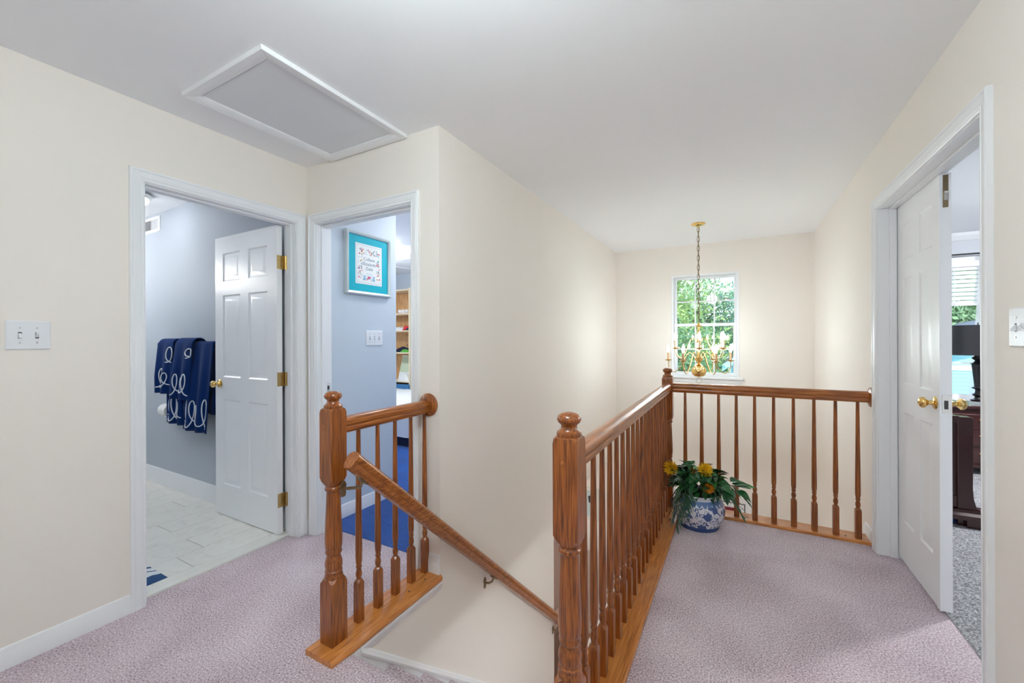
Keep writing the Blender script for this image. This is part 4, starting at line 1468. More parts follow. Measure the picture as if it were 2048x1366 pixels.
bed = thing('bed', 'bed under a white quilt in the blue bedroom', 'bed', (-4.0, 4.4, 0.004))
qx0, qx1, qy0, qy1 = -5.9, -2.95, 3.66, 4.98
m = MB()
rings = []
prof = [(0.0, 0.12), (0.01, 0.30), (0.0, 0.44), (0.03, 0.485), (0.10, 0.50), (0.5, 0.505)]
nx = 40
vs, fs = [], []
rows = [(qy0 - 0.012, 0.13), (qy0 - 0.004, 0.22), (qy0 - 0.010, 0.32), (qy0, 0.42), (qy0 + 0.03, 0.478), (qy0 + 0.10, 0.497), (qy0 + 0.45, 0.505), (qy1 - 0.4, 0.51), (qy1, 0.50)]
for j, (y, z) in enumerate(rows):
    for i in range(nx + 1):
        x = qx0 + (qx1 - qx0) * i / nx
        wv = 0.012 * math.sin(i * 1.9 + j * 0.3) * max(0, 1 - j / 4)
        vs.append((x, y + wv, z + 0.004 * math.sin(i * 2.2 + j)))
fs = [(j * (nx + 1) + i, j * (nx + 1) + i + 1, (j + 1) * (nx + 1) + i + 1, (j + 1) * (nx + 1) + i) for j in range(len(rows) - 1) for i in range(nx)]
qo = part('quilt', MB().add(vs, fs), 'quilt', bed, smooth=70)
part('mattress', MB().box(qx0 + 0.02, qx1 - 0.02, qy0 + 0.03, qy1, 0.22, 0.47), 'quilt', bed, bevel=0.03)
part('bed_frame', MB().box(qx0 + 0.05, qx1 - 0.05, qy0 + 0.06, qy1 - 0.02, 0.004, 0.22), 'navy', bed)
part('side_rail', MB().box(-5.6, -4.62, 4.965, 4.995, 0.30, 0.575), 'bluepaint', bed, bevel=0.008)

fan = thing('ceiling_fan', 'white ceiling fan with an added light bowl in the blue bedroom', 'ceiling fan', (-4.0, 3.72, CE))
fx, fy = -4.0, 3.72
part('canopy', MB().lathe([(0.065, 0.0), (0.065, -0.02), (0.03, -0.06), (0.013, -0.065), (0.013, -0.12)], 24, (fx, fy, CE)), 'trim', fan, smooth=40)
part('motor', MB().lathe([(0.02, -0.11), (0.10, -0.125), (0.115, -0.16), (0.11, -0.20), (0.06, -0.225)], 32, (fx, fy, CE)), 'trim', fan, smooth=40)
part('added_light_bowl', MB().lathe([(0.09, -0.225), (0.115, -0.25), (0.10, -0.30), (0.05, -0.325), (0.002, -0.33)], 32, (fx, fy, CE)), 'fill_blue', fan, smooth=60)  # glowing bowl added to the fan, out of sight, to light the bedroom
for k in range(5):
    Mb = Matrix.Translation((fx, fy, CE - 0.185)) @ Matrix.Rotation(k * 2 * PI / 5 + 2.55, 4, 'Z') @ Matrix.Rotation(0.21, 4, 'X')
    part('blade', place(MB().prism([(0.17, -0.045), (0.24, -0.062), (0.60, -0.07), (0.63, -0.055), (0.63, 0.055), (0.60, 0.07), (0.24, 0.062), (0.17, 0.045)], 2, -0.004, 0.004), Mb), 'trim', fan)
    part('blade_arm', place(MB().box(0.09, 0.22, -0.014, 0.014, -0.008, -0.003), Mb), 'nickel', fan)

# ------------------------------------------------------------------ right bedroom things
bl = thing('window_blind', 'white slatted blind half raised over the bedroom window', 'blind', (1.95, YW - 0.03, 2.1))
part('head_rail', MB().box(WX0 - 0.03, WX1 + 0.03, YW - 0.07, YW - 0.012, 2.065, 2.125), 'blind', bl, bevel=0.003)
for i in range(9):
    z_ = 2.045 - 0.046 * i
    Ms = Matrix.Translation((1.925, YW - 0.045, z_)) @ Matrix.Rotation(math.radians(52), 4, 'X')
    part('slat', place(MB().box(-0.49, 0.49, -0.026, 0.026, -0.0015, 0.0015), Ms), 'blind', bl)
part('bottom_rail', MB().box(WX0 - 0.015, WX1 + 0.015, YW - 0.065, YW - 0.025, 1.640, 1.664), 'blind', bl, bevel=0.003)
part('cord', MB().tube([(2.10, YW - 0.072, 2.07), (2.10, YW - 0.072, 1.62)], 0.0025, 6).tube([(2.06, YW - 0.075, 1.70), (2.10, YW - 0.075, 1.66), (2.14, YW - 0.075, 1.70)], 0.003, 6), 'plate', bl)
cr = thing('curtain_rod', 'thin black curtain rod above the bedroom window', 'curtain rod', (1.95, YW - 0.10, 2.195))
part('rod', MB().tube([(1.2, YW - 0.10, 2.195), (2.75, YW - 0.10, 2.195)], 0.009, 12), 'black', cr, smooth=50)
for x_ in (1.22, 2.72):
    part('bracket', MB().box(x_ - 0.008, x_ + 0.008, YW - 0.11, YW, 2.178, 2.192), 'black', cr)
    part('finial', MB().lathe([(0.016 * math.sin(a * PI / 8) + 1e-3, 0.02 * (1 - math.cos(a * PI / 8))) for a in range(9)], 14, (x_ - (0.06 if x_ < 2 else -0.02), YW - 0.10, 2.195), axis=0), 'black', cr, smooth=60)
cu = thing('sheer_curtain', 'sheer white curtain swept aside on the right of bedroom window', 'curtain', (2.45, YW - 0.10, 0.05))
vs, fs = [], []
nu, nv = 40, 22
for j in range(nv + 1):
    v = j / nv
    z = 2.19 - 2.15 * v
    left = 2.295 - 0.105 * min(1, v / 0.75)
    for i in range(nu + 1):
        u = i / nu
        x = left + (2.72 - left) * u
        vs.append((x, YW - 0.10 + 0.022 * math.sin(u * 2 * PI * 9), z))
fs = [(j * (nu + 1) + i, j * (nu + 1) + i + 1, (j + 1) * (nu + 1) + i + 1, (j + 1) * (nu + 1) + i) for j in range(nv) for i in range(nu)]
part('panel', MB().add(vs, fs), 'curtain', cu, smooth=80)

# dark dresser with brass pulls
dr = thing('dresser', 'dark cherry dresser with brass drawer pulls under the window', 'dresser', (2.2, 5.75, 0.003))
dx0, dx1, dy0, dy1 = 1.60, 2.75, 5.46, 5.90
part('body', MB().box(dx0, dx1, dy0 + 0.012, dy1, 0.10, 0.62), 'cherry', dr)
part('top', MB().box(dx0 - 0.02, dx1 + 0.02, dy0 - 0.012, dy1 + 0.01, 0.62, 0.645), 'cherry', dr, bevel=0.005)
part('base', MB().box(dx0 - 0.012, dx1 + 0.012, dy0 + 0.0, dy1, 0.065, 0.10), 'cherry', dr, bevel=0.004)
for x_ in (dx0 + 0.01, dx1 - 0.09):
    part('foot', MB().prism([(x_, 0.003), (x_ + 0.05, 0.003), (x_ + 0.08, 0.065), (x_ - 0.01, 0.065)], 1, dy0 + 0.01, dy0 + 0.06), 'cherry', dr)
for k, z_ in enumerate((0.465, 0.315, 0.150)):
    for x0_, x1_ in ((1.63, 2.16), (2.18, 2.72)):
        dw = part('drawer', MB().box(x0_, x1_, dy0, dy0 + 0.03, z_ - 0.042 + 0.0, z_ + 0.102), 'cherry', dr, bevel=0.004)
        for xh in (x0_ + 0.14, x1_ - 0.13):
            pu = part('pull', MB().prism([(xh - 0.045, z_ + 0.05), (xh - 0.03, z_ + 0.068), (xh - 0.012, z_ + 0.062), (xh, z_ + 0.074), (xh + 0.012, z_ + 0.062), (xh + 0.03, z_ + 0.068), (xh + 0.045, z_ + 0.05), (xh + 0.02, z_ + 0.04),
                                            (xh, z_ + 0.036), (xh - 0.02, z_ + 0.04)], 1, dy0 - 0.004, dy0), 'brassdull', dw)
            part('bail', MB().tube([(xh - 0.034, dy0 - 0.008, z_ + 0.055), (xh - 0.036, dy0 - 0.016, z_ + 0.036), (xh - 0.018, dy0 - 0.018, z_ + 0.026), (xh, dy0 - 0.018, z_ + 0.022), (xh + 0.018, dy0 - 0.018, z_ + 0.026), (xh + 0.036, dy0 - 0.016, z_ + 0.036), (xh + 0.034, dy0 - 0.008, z_ + 0.055)], 0.0035, 8), 'brass', dw, smooth=60)

lp = thing('table_lamp', 'black table lamp with turned column and drum shade on dresser', 'lamp', (2.03, 5.66, 0.645))
lx, ly, lz = 2.055, 5.66, 0.645
part('base', MB().loft([sqring(0.115, 0.01, 0), sqring(0.115, 0.01, 0.018), sqring(0.09, 0.01, 0.026)]), 'black', lp)
o_ = lp.children[0]
o_.location = (lx - 2.03, 0, 0)
WL[o_.name] = Vector((lx, ly, lz))
part('column', MB().lathe([(0.05, 0.026), (0.055, 0.04), (0.03, 0.05), (0.022, 0.07), (0.045, 0.09), (0.022, 0.11), (0.02, 0.14), (0.05, 0.155), (0.026, 0.17), (0.028, 0.2), (0.042, 0.36), (0.045, 0.385), (0.06, 0.392), (0.035, 0.40), (0.02, 0.42), (0.045, 0.445), (0.02, 0.47), (0.012, 0.50), (0.012, 0.56)], 24, (lx, ly, lz)), 'black', lp, smooth=35)
sh_o = [(0.205, 0.475), (0.19, 0.76)]
m = MB()
for r_, off in ((0.0, 0), (0.003, 1)):
    pass
n = 40
vs = []
for r0, z0 in ((0.205, 0.475), (0.19, 0.765), (0.187, 0.765), (0.202, 0.475)):
    vs += [(lx + r0 * math.cos(2 * PI * i / n), ly + r0 * math.sin(2 * PI * i / n), lz + z0) for i in range(n)]
fs = [(k * n + i, k * n + (i + 1) % n, ((k + 1) % 4) * n + (i + 1) % n, ((k + 1) % 4) * n + i) for k in range(4) for i in range(n)]
part('shade', MB().add(vs, fs), 'shade', lp, smooth=40)
part('spider', MB().tube([(lx - 0.187, ly, lz + 0.72), (lx + 0.187, ly, lz + 0.72)], 0.003, 6).tube([(lx, ly, lz + 0.55), (lx, ly, lz + 0.79)], 0.004, 6), 'black', lp)

fb = thing('bed', 'bed with dark cherry footboard in the right bedroom', 'bed', (1.1, 4.8, 0.003))
part('footboard_panel', MB().box(0.90, 1.335, 3.945, 3.985, 0.12, 0.735), 'cherry', fb)
part('footboard_frame', MB().box(0.90, 1.34, 3.93, 4.0, 0.70, 0.75).box(0.90, 1.34, 3.935, 3.995, 0.12, 0.20), 'cherry', fb, bevel=0.006)
part('post', MB().prism([(1.325, 0.0), (1.470, 0.0), (1.470, 0.075), (1.452, 0.085), (1.445, 0.115), (1.418, 0.135), (1.405, 0.19), (1.40, 0.26), (1.405, 0.735), (1.395, 0.745), (1.335, 0.745), (1.325, 0.735)], 1, 3.925, 4.005), 'cherry', fb, bevel=0.004)
part('base_moulding', MB().prism([(3.885, 0.055), (3.885, 0.085), (3.905, 0.10), (3.91, 0.118), (4.01, 0.118), (4.01, 0.055)], 0, 0.88, 1.475), 'cherry', fb)
part('foot', MB().box(1.36, 1.47, 3.895, 4.01, 0.003, 0.056), 'cherry', fb)
part('mattress', MB().box(0.90, 1.385, 4.01, 5.4, 0.18, 0.44), 'quilt', fb, bevel=0.03)
sb = thing('slipper', 'blue slipper lying under the dark footboard', 'slipper', (1.30, 3.98, 0.003))
m = MB()
rings = []
for k in range(9):
    q = k / 8
    w_ = 0.042 * (0.75 + 0.35 * math.sin(PI * q)) * (1 if 0 < k < 8 else 0.45)
    hgt = (0.018 + 0.030 * max(0, math.sin(PI * min(1, q * 1.6)))) * (1 if 0 < k < 8 else 0.5)
    rings.append([(1.21 + 0.19 * q, 3.985 + w_ * math.cos(a * PI / 5), 0.003 + max(0.0, hgt * (1 + math.sin(a * PI / 5)) * 0.5)) for a in range(10)])
part('upper', m.loft(rings), 'blueball', sb, smooth=60)
part('sole', MB().prism([(1.205, 3.95), (1.24, 3.94), (1.36, 3.942), (1.40, 3.96), (1.405, 3.99), (1.39, 4.02), (1.30, 4.03), (1.22, 4.02), (1.205, 3.99)], 2, 0.003, 0.012), 'navy', sb)

# ------------------------------------------------------------------ lower storey things
fd = thing('door_4', 'white front door top with red plaid trim, seen between the balusters', 'door', (-0.4, YF, LOW), kind='structure')
mpf = lambda a, z, t: (a, YF - t, z)
for s in frame_sweep(mpf, -0.95, 0.085, LOW, -0.62, CAS):
    part('casing', s, 'trim', fd, smooth=40)
part('leaf', MB().box(-0.95, 0.078, YF - 0.004, YF - 0.0005, LOW, -0.627), 'doorwhite', fd)
part('gasket', MB().box(0.072, 0.080, YF - 0.006, YF - 0.004, LOW, -0.63).box(-0.95, 0.072, YF - 0.006, YF - 0.004, -0.638, -0.630), 'slot', fd)
part('plaid_swag', MB().box(-0.80, -0.02, YF - 0.05, YF - 0.006, -0.80, -0.685), 'darkred', fd, bevel=0.01)

pic = thing('wall_picture', 'narrow pale framed picture on the living room wall below', 'picture', (-1.9, YF, -0.96))
for s in frame_sweep(mpf, -2.20, -1.705, -1.14, -0.79, [(0, 0), (0, 0.014), (0.01, 0.02), (0.045, 0.016), (0.05, 0.0)], closed=True):
    part('frame_side', s, 'sillstone', pic)
part('image', MB().box(-2.20, -1.705, YF - 0.006, YF, -1.14, -0.79), 'paleteal', pic)
part('image_figure', MB().prism([(-1.80, -0.87), (-1.745, -0.84), (-1.72, -0.90), (-1.74, -0.97), (-1.79, -0.95)], 1, YF - 0.0075, YF - 0.006).prism([(-1.77, -1.02), (-1.715, -0.995), (-1.71, -1.05), (-1.735, -1.075)], 1, YF - 0.0075, YF - 0.006), 'darktone', pic)

ac = thing('armchair', 'brown woven armchair in the room below the stairs', 'armchair', (-2.2, 4.55, LOW))
ax0, ax1 = -2.75, -1.85
part('seat', MB().box(ax0 + 0.14, ax1 - 0.14, 4.1, 4.75, LOW + 0.2, LOW + 0.46), 'fabric', ac, bevel=0.04)
part('backrest', place(MB().box(ax0 + 0.02, ax1 - 0.02, -0.1, 0.1, 0.0, 1.15), Matrix.Translation((0, 4.82, LOW + 0.32)) @ Matrix.Rotation(-0.18, 4, 'X')), 'fabric', ac, bevel=0.05)
for x_ in (ax0, ax1 - 0.16):
    part('armrest', MB().box(x_, x_ + 0.16, 4.05, 4.85, LOW + 0.12, LOW + 0.68), 'fabric', ac, bevel=0.05)
for x_ in (ax0 + 0.05, ax1 - 0.1):
    for y_ in (4.10, 4.78):
        part('leg', MB().box(x_, x_ + 0.05, y_, y_ + 0.05, LOW, LOW + 0.13), 'cherry', ac)
mir = thing('wall_mirror', 'golden wooden framed panel on the living room wall', 'mirror', (-2.6, YF, -1.3))
for s in frame_sweep(mpf, -2.95, -2.33, -1.42, -1.20, [(0, 0), (0, 0.02), (0.02, 0.03), (0.045, 0.02), (0.05, 0.0)], closed=True):
    part('frame_side', s, 'amber', mir)
part('face', MB().box(-2.95, -2.33, YF - 0.008, YF, -1.42, -1.20), 'amber', mir)

# ------------------------------------------------------------------ chandelier
CX, CY = -0.332, 4.485
ch = thing('chandelier', 'polished brass twelve candle chandelier hanging on a long chain', 'chandelier', (CX, CY, 1.0))
part('canopy', MB().lathe([(0.066, 0.0), (0.066, -0.006), (0.060, -0.014), (0.035, -0.022), (0.012, -0.028), (0.008, -0.04)], 32, (CX, CY, CE)), 'brass', ch, smooth=40)
ztop, zbot = CE - 0.035, 1.455
lk = MB()
lp_pts = []
for k in range(20):
    q = 2 * PI * k / 20
    lp_pts.append((0.0105 * math.cos(q), 0, 0.024 * math.sin(q) + (0.006 if math.sin(q) > 0 else -0.006)))
LINK_ME = lk.tube(lp_pts, 0.0026, 6, closed=True).mesh('chain_link', 60)
LINK_ME.materials.append(MATS['bronze'])
nl = 20
for i in range(nl):
    shared('chain_link', LINK_ME, ch, (CX, CY, ztop - (ztop - zbot) * (i + 0.5) / nl), rot=(0, 0, (PI / 2 if i % 2 else 0.0) + 0.35))
part('cord', MB().tube([(CX + 0.004, CY, ztop), (CX + 0.004, CY, 1.42)], 0.0022, 6), 'bronze', ch)
part('column', MB().lathe([(0.004, 1.455), (0.010, 1.448), (0.010, 1.430), (0.030, 1.424), (0.032, 1.414), (0.012, 1.404), (0.009, 1.385), (0.013, 1.37), (0.018, 1.345), (0.013, 1.32), (0.018, 1.30), (0.034, 1.288), (0.036, 1.262), (0.018, 1.250),
                           (0.015, 1.23), (0.016, 1.15), (0.015, 1.12), (0.030, 1.108), (0.040, 1.094), (0.038, 1.076), (0.018, 1.062), (0.014, 1.048), (0.022, 1.036), (0.034, 1.026)][::-1], 28, (CX, CY, 0)), 'brass', ch, smooth=40)
part('bowl', MB().lathe([(0.012, 0.908), (0.040, 0.914), (0.060, 0.930), (0.069, 0.955), (0.069, 0.975), (0.060, 0.998), (0.044, 1.014), (0.030, 1.028)], 32, (CX, CY, 0)), 'brass', ch, smooth=60)
part('pull_ring', MB().tube([(CX + 0.026 * math.cos(a * PI / 12), CY + 0.004, 0.872 + 0.026 * math.sin(a * PI / 12)) for a in range(24)], 0.0032, 8, closed=True).tube([(CX, CY, 0.912), (CX, CY, 0.896)], 0.005, 8), 'nickel', ch, smooth=60)


def bez(pts, n=6):
    """Catmull-Rom through pts"""
    out = []
    P_ = [pts[0]] + list(pts) + [pts[-1]]
    for i in range(1, len(P_) - 2):
        a, b, c, d = (Vector(q) for q in P_[i - 1:i + 3])
        for k in range(n):
            t = k / n
            out.append(0.5 * ((2 * b) + (c - a) * t + (2 * a - 5 * b + 4 * c - d) * t * t + (3 * b - a - 3 * c + d) * t ** 3))
    out.append(Vector(pts[-1]))
    return out


def arm_meshes(path, r_end, z_pan):
    a = MB().tube(bez([(r, 0, z) for r, z in path]), 0.0042, 8)
    me = a.mesh('arm', 60)
    me.materials.append(MATS['brassdull'])
    pan = MB().lathe([(0.004, -0.012), (0.010, -0.006), (0.024, -0.002), (0.034, 0.005), (0.0345, 0.008), (0.022, 0.003), (0.010, 0.002)], 20, (r_end, 0, z_pan)).mesh('drip_pan', 50)
    pan.materials.append(MATS['brass'])
    sl = MB().lathe([(0.0105, 0.0), (0.0105, 0.082), (0.008, 0.084)], 14, (r_end, 0, z_pan)).mesh('candle_sleeve', 40)
    sl.materials.append(MATS['sleeve'])
    bu = MB().lathe([(0.006, 0.082), (0.009, 0.090), (0.0130, 0.104), (0.0140, 0.116), (0.0115, 0.130), (0.006, 0.146), (0.0022, 0.157), (0.0008, 0.163)], 16, (r_end, 0, z_pan)).mesh('bulb', 60)
    bu.materials.append(MATS['bulb'])
    return me, pan, sl, bu


LOWARM = arm_meshes([(0.030, 1.085), (0.050, 1.118), (0.078, 1.150), (0.105, 1.130), (0.140, 1.060), (0.185, 0.985), (0.225, 0.952), (0.258, 0.966), (0.280, 1.005), (0.283, 1.060)], 0.283, 1.072)
UPARM = arm_meshes([(0.030, 1.275), (0.050, 1.290), (0.075, 1.288), (0.100, 1.245), (0.130, 1.175), (0.165, 1.115), (0.200, 1.098), (0.230, 1.120), (0.243, 1.160), (0.245, 1.185)], 0.245, 1.195)
for meshes, ph in ((LOWARM, 0.10), (UPARM, 0.10 + PI / 6)):
    for k in range(6):
        a = ph + k * PI / 3
        ar = shared('arm', meshes[0], ch, (CX, CY, 0), rot=(0, 0, a))
        for nm_, me_ in zip(('drip_pan', 'candle_sleeve', 'bulb'), meshes[1:]):
            o = link(nm_, me_, ar, (CX, CY, 0))

# ------------------------------------------------------------------ potted plant in the balcony corner
PX, PY, PZ = -0.236, 3.105, 0.0
pp = thing('potted_plant', 'blue and white porcelain planter of greenery and yellow mums', 'plant', (PX, PY, PZ))
part('planter', MB().lathe([(0.1254, 0.0), (0.1299, 0.004), (0.1322, 0.026), (0.1355, 0.034), (0.1546, 0.070), (0.1658, 0.105), (0.1674, 0.130), (0.1624, 0.155), (0.1478, 0.182), (0.1322, 0.198), (0.1254, 0.206), (0.1277, 0.216), (0.1344, 0.226), (0.1333, 0.232),
                            (0.1232, 0.230), (0.1187, 0.21), (0.1120, 0.20)], 48, (PX, PY, PZ)), 'porcelain', pp, smooth=60)
part('moss', MB().lathe([(0.114, 0.19), (0.114, 0.212), (0.07, 0.222), (0.004, 0.226)], 24, (PX, PY, PZ)), 'soil', pp, smooth=60)


def leaf_mesh(name, l, w, mat, curl=0.25):
    """a pointed leaf folded along its midrib, growing along +x from the origin, drooping"""
    vs, fs = [], []
    n = 6
    for i in range(n + 1):
        q = i / n
        ww = w * math.sin(PI * min(1, q ** 0.75)) * (1 - 0.25 * q) + 0.0004
        x, z = l * q, -curl * l * q * q
        vs += [(x, -ww, z + ww * 0.35), (x, 0, z), (x, ww, z + ww * 0.35)]
    for i in range(n):
        for j in (0, 1):
            fs.append((i * 3 + j, i * 3 + j + 1, i * 3 + j + 4, i * 3 + j + 3))
    me = MB().add(vs, fs).mesh(name, 80)
    me.materials.append(MATS[mat])
    return me


LEAFS = [leaf_mesh('leaf', 0.088, 0.036, 'leaf'), leaf_mesh('leaf', 0.076, 0.034, 'leaf', 0.4), leaf_mesh('leaf', 0.098, 0.030, 'leaf', 0.15)]
LEAFB = leaf_mesh('leaf', 0.075, 0.024, 'leafbright', 0.15)
rp_ = random.Random(21)
for i in range(190):
    a = rp_.uniform(0, 2 * PI)
    rad = 0.145 * math.sqrt(rp_.random())
    zz = 0.24 + 0.15 * (1 - (rad / 0.165) ** 2) + rp_.uniform(-0.02, 0.045)
    el = rp_.uniform(-0.7, 0.5)
    yaw_ = a + rp_.uniform(-0.9, 0.9)
    me = LEAFS[i % 3] if i % 9 else LEAFB
    shared('leaf', me, pp, (PX + rad * math.cos(a), PY + rad * 0.72 * math.sin(a) - 0.012, zz), rot=(rp_.uniform(-0.8, 0.8), -el, yaw_), scale=(rp_.uniform(0.65, 1.05),) * 3)
for i in range(30):            # leaves drooping over the rim
    a = 2 * PI * i / 30 + rp_.uniform(-0.1, 0.1)
    shared('leaf', LEAFS[i % 3], pp, (PX + 0.098 * math.cos(a), PY + 0.098 * math.sin(a), 0.262 + rp_.uniform(-0.01, 0.03)), rot=(rp_.uniform(-0.5, 0.5), rp_.uniform(0.1, 0.75), a + rp_.uniform(-0.5, 0.5)), scale=(rp_.uniform(0.7, 1.0),) * 3)
# a spray leaning out over the rail to the right, ending in a paler leaf
for (x_, y_, z_, yw_, el_, me) in ((0.02, 3.04, 0.33, -0.1, 0.1, LEAFS[0]), (-0.01, 3.03, 0.35, 0.5, 0.3, LEAFS[1]), (0.03, 3.03, 0.30, -0.6, -0.3, LEAFS[2]), (-0.03, 3.02, 0.30, -0.9, -0.6, LEAFS[0]),
                                   (-0.05, 3.0, 0.28, -0.5, -0.9, LEAFS[1]), (0.0, 3.02, 0.34, 0.1, 0.2, LEAFS[2]), (-0.06, 3.0, 0.32, -0.3, -0.2, LEAFS[1]), (0.06, 3.05, 0.325, 0.05, 0.12, LEAFB)):
    shared('leaf', me, pp, (x_ - 0.03, y_, z_), rot=(0.3, -el_, yw_))
part('stem', MB().tube(bez([(PX + 0.02, PY - 0.03, 0.22), (PX + 0.11, PY - 0.06, 0.31), (PX + 0.25, PY - 0.065, 0.325)]), 0.0025, 6), 'stem', pp, smooth=60)


def frond(base, tip, droop, n, ll, seed):
    rd = random.Random(seed)
    b, t = Vector(base), Vector(tip)
    m = MB()
    pts = []
    for i in range(n + 1):
        q = i / n
        p = b.lerp(t, q)
        p.z += droop * 4 * q * (1 - q)
        pts.append(p)
    m.tube(pts, [0.003 * (1 - 0.7 * i / n) for i in range(n + 1)], 5)
    d = (t - b).normalized()
    sd = d.cross(Vector((0, 0, 1))).normalized()
    for i in range(1, n + 1):
        q = i / n
        for s in (-1, 1):
            p = pts[i]
            L_ = ll * (0.55 + 0.6 * math.sin(PI * (0.15 + 0.75 * q)))
            dirv = (sd * s * 0.75 + d * 0.75 + Vector((0, 0, -0.15 - 0.2 * rd.random()))).normalized()
            wv = dirv.cross(Vector((0, 0, 1))).normalized() * 0.0085
            e = p + dirv * L_ + Vector((0, 0, -0.35 * L_))
            mm = p + dirv * L_ * 0.5 + Vector((0, 0, -0.06 * L_))
            up_ = Vector((0, 0, 0.003))
            m.add([p, mm - wv, e, mm + wv, mm - up_ * 1.5], [(0, 1, 4), (1, 2, 4), (2, 3, 4), (3, 0, 4)])
    part('palm_frond', m, 'palm', pp, smooth=60)


frond((PX - 0.05, PY - 0.04, 0.23), (-0.36, 2.93, 0.06), 0.10, 10, 0.105, 1)
frond((PX - 0.07, PY - 0.02, 0.23), (-0.395, 3.03, 0.05), 0.12, 10, 0.10, 2)
frond((PX - 0.06, PY - 0.06, 0.24), (-0.31, 2.92, 0.16), 0.09, 9, 0.10, 3)
frond((PX - 0.03, PY - 0.06, 0.25), (-0.37, 2.97, 0.33), 0.05, 9, 0.09, 4)
frond((PX + 0.04, PY - 0.05, 0.25), (0.02, 3.0, 0.17), 0.10, 9, 0.085, 5)
frond((PX + 0.05, PY - 0.04, 0.25), (0.045, 3.06, 0.24), 0.08, 9, 0.085, 6)
frond((PX - 0.06, PY + 0.0, 0.26), (-0.40, 3.12, 0.36), 0.05, 8, 0.08, 8)


def mum(c, r, nrm, seed, mat='mum'):
    rd = random.Random(seed)
    nrm = Vector(nrm).normalized()
    u = nrm.orthogonal().normalized()
    w = nrm.cross(u)
    m = MB()
    for ring, (cnt, tilt, ll) in enumerate(((16, 0.05, 1.0), (16, 0.35, 0.95), (14, 0.65, 0.85), (10, 0.95, 0.7), (6, 1.25, 0.5))):
        for k in range(cnt):
            a = 2 * PI * (k + 0.5 * (ring % 2)) / cnt + rd.uniform(-0.12, 0.12)
            tl = tilt + rd.uniform(-0.1, 0.1)
            d = (u * math.cos(a) + w * math.sin(a)) * math.cos(tl) + nrm * math.sin(tl)
            s = nrm.cross(d)
            s = s.normalized() * r * 0.11
            p0 = Vector(c)
            L_ = r * ll * rd.uniform(0.9, 1.1)
            p1, p2 = p0 + d * L_ * 0.65 , p0 + d * L_ + nrm * 0.1 * r
            m.add([p0, p1 - s, p2, p1 + s, p1 - nrm * 0.1 * r], [(0, 1, 4), (1, 2, 4), (2, 3, 4), (3, 0, 4)])
    return part('flower', m, mat, pp)


mum((-0.400, 3.04, 0.385), 0.058, (-0.3, -0.9, 0.25), 1)
mum((-0.187, 3.03, 0.405), 0.054, (0.15, -0.85, 0.45), 2)
mum((-0.165, 2.985, 0.305), 0.040, (0.1, -0.9, -0.2), 3, 'mumdark')
mum((-0.268, 3.04, 0.385), 0.026, (0, -0.7, 0.6), 4, 'mumdark')
for p_ in ((-0.400, 3.05, 0.38), (-0.187, 3.04, 0.40), (-0.165, 2.995, 0.30), (-0.268, 3.05, 0.38)):
    part('stem', MB().tube(bez([(PX, PY, 0.21), ((PX + p_[0]) / 2, (PY + p_[1]) / 2, (0.24 + p_[2]) / 2), p_]), 0.0028, 6), 'stem', pp, smooth=60)

# ------------------------------------------------------------------ outdoors
struct('ground', MB().box(-60, 70, YW + 0.15, 90, -3.2, -3.0), 'lawn', 'green lawn outside the windows', 'ground')


def tree(name, label, x, y, h, spread, mat, seed, nleaf=2600, leaf=0.26, zlow=0.25, bare=False):
    rd = random.Random(seed)
    t = thing(name, label, 'tree', (x, y, -3.0), group='trees beyond the windows')
    tr = MB()
    top = h * 0.72
    pts = [(x, y, -3.0)]
    for k in range(1, 7):
        pts.append((x + rd.uniform(-.12, .12) * k, y + rd.uniform(-.1, .1) * k, -3.0 + top * k / 6))
    r0 = 0.035 * h * 0.5
    tr.tube(pts, [r0 * (1 - 0.13 * k) for k in range(7)], 8)
    tips = []
    for k in range(16 if not bare else 26):
        q = rd.uniform(0.28, 0.98)
        i = min(5, int(q * 6))
        b = Vector(pts[i]).lerp(Vector(pts[i + 1]), q * 6 - i)
        a = rd.uniform(0, 2 * PI)
        L_ = spread * rd.uniform(0.5, 1.0) * (1.15 - 0.6 * q)
        e = b + Vector((math.cos(a) * L_, math.sin(a) * L_, L_ * rd.uniform(0.35, 1.0)))
        mid_ = b.lerp(e, 0.5) + Vector((0, 0, 0.12 * L_))
        tr.tube([b, mid_, e], [r0 * 0.32, r0 * 0.2, r0 * 0.06], 5)
        tips += [e, mid_]
        for z_ in range(3):
            c = mid_.lerp(e, rd.random())
            e2 = c + Vector((rd.uniform(-1, 1), rd.uniform(-1, 1), rd.uniform(0, 1))) * L_ * 0.45
            tr.tube([c, e2], [r0 * 0.1, r0 * 0.03], 4)
            tips.append(e2)
    part('trunk', tr, 'bark', t, smooth=60)
    fo = MB()
    vs, fs = [], []
    for k in range(nleaf):
        c = rd.choice(tips)
        sg = spread * 0.20
        p = Vector((rd.gauss(c.x, sg), rd.gauss(c.y, sg), rd.gauss(c.z, sg * 0.8)))
        s = leaf * rd.uniform(0.5, 1.1)
        u = Vector((rd.uniform(-1, 1), rd.uniform(-1, 1), rd.uniform(-1, 1))).normalized()
        w = u.orthogonal().normalized()
        o = len(vs)
        vs += [p - u * s, p - w * s * 0.45, p + u * s, p + w * s * 0.45]
        fs.append((o, o + 1, o + 2, o + 3))
    fo.v, fo.f = [tuple(v_) for v_ in vs], fs
    me = bpy.data.meshes.new('foliage')
    me.from_pydata([tuple(Vector(v_) - WL[t.name]) for v_ in fo.v], [], fo.f)
    me.materials.append(MATS[mat])
    f_ = link('foliage', me, t, WL[t.name])
    f_['kind'] = 'stuff'
    return t


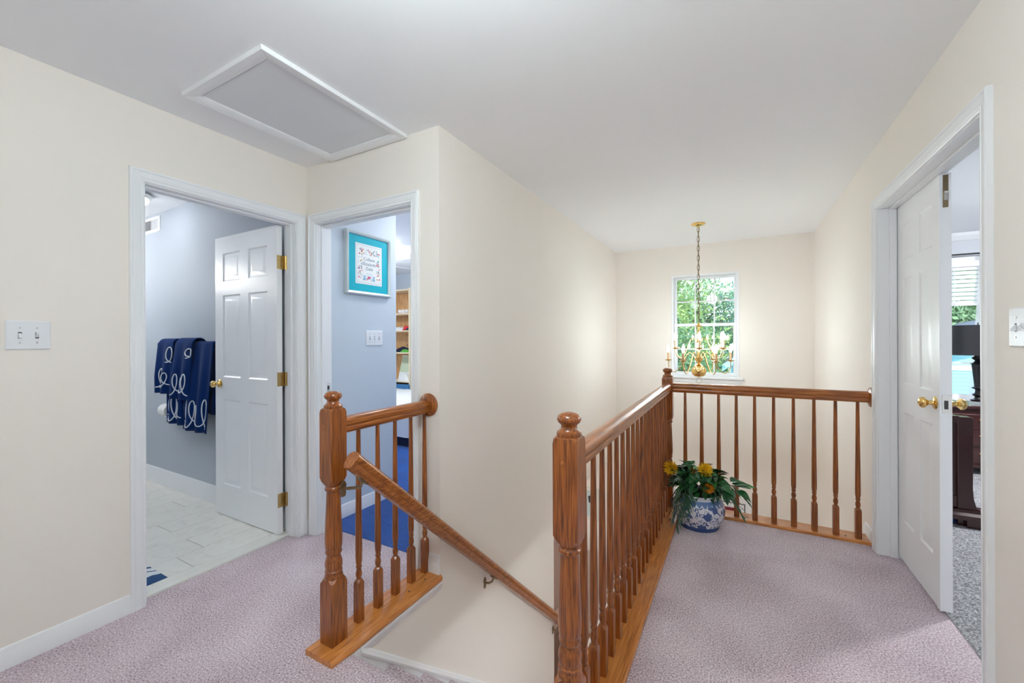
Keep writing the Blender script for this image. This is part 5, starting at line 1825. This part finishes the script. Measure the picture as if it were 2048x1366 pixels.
tree('tree', 'bright yellow green tree at the left of the foyer window', -3.0, 21, 11.0, 2.7, 'tree_a', 1, 7500, 0.13)
tree('tree', 'deep green tree behind the middle of the foyer window', -2.2, 27, 10.5, 2.6, 'tree_b', 2, 7000, 0.15)
tree('tree', 'sparse bluish tree with bare branches right of the foyer window', 0.5, 25, 9.6, 2.6, 'tree_c', 3, 1500, 0.12)
tree('tree', 'dense low green tree across the bottom of foyer window', -2.6, 17.5, 5.2, 2.0, 'tree_b', 4, 6500, 0.11)
tree('tree', 'dark leafy bush tree behind the small blue gable', 0.4, 31, 6.6, 2.6, 'tree_c', 6, 6000, 0.15)
tree('tree', 'tall green tree far left beyond the foyer window', -6.0, 28, 12.0, 4.0, 'tree_b', 7, 7000, 0.2)
tree('tree', 'green tree above the blue house in the bedroom window', 9.3, 29, 11.0, 3.6, 'tree_b', 8, 8000, 0.18)
tree('tree', 'pale green tree right of the blue house roof', 12.6, 31, 11.0, 3.6, 'tree_a', 9, 7000, 0.2)


def house(name, label, x0, x1, y0, y1, ze, zr, band=None):
    h = thing(name, label, 'house', ((x0 + x1) / 2, (y0 + y1) / 2, -3.0), group=None)
    xm = (x0 + x1) / 2
    part('siding', MB().prism([(x0, -3.0), (x1, -3.0), (x1, ze), (xm, zr), (x0, ze)], 1, y0, y1), 'clapboard', h)
    ov = 0.25
    for s in (-1, 1):
        xe = x0 - ov if s < 0 else x1 + ov
        dz_ = (zr - ze) / (xm - x0) * ov
        part('roof', MB().prism([(xe, ze - dz_ + 0.03), (xm, zr + 0.03), (xm, zr + 0.17), (xe, ze - dz_ + 0.17)], 1, y0 - 0.3, y1 + 0.3), 'roofing', h)
        part('rake_board', MB().prism([(xe, ze - dz_ - 0.12), (xm, zr - 0.12), (xm, zr + 0.16), (xe, ze - dz_ + 0.16)], 1, y0 - 0.33, y0 - 0.29), 'siding', h)
    part('corner_board', MB().box(x0 - 0.03, x0 + 0.10, y0 - 0.03, y0 + 0.1, -3.0, ze), 'trim', h)
    part('corner_board', MB().box(x1 - 0.10, x1 + 0.03, y0 - 0.03, y0 + 0.1, -3.0, ze), 'trim', h)
    if band:
        part('band_board', MB().box(x0, x1, y0 - 0.03, y0, band - 0.08, band + 0.08), 'trim', h)
    return h


hs = house('house', 'small pale blue gabled shed at the foyer window corner', -0.30, 2.6, 20.0, 24.0, 0.22, 1.25)
part('window', MB().box(0.15, 0.75, 19.96, 19.99, -1.5, -0.25), 'darktone', hs)
hb = house('house', 'pale blue sided house filling the bedroom window view', 5.2, 13.0, 19.5, 27.0, 0.55, 1.9, band=0.28)
part('window', MB().box(8.6, 9.6, 19.46, 19.49, -1.6, -0.4), 'darktone', hb)
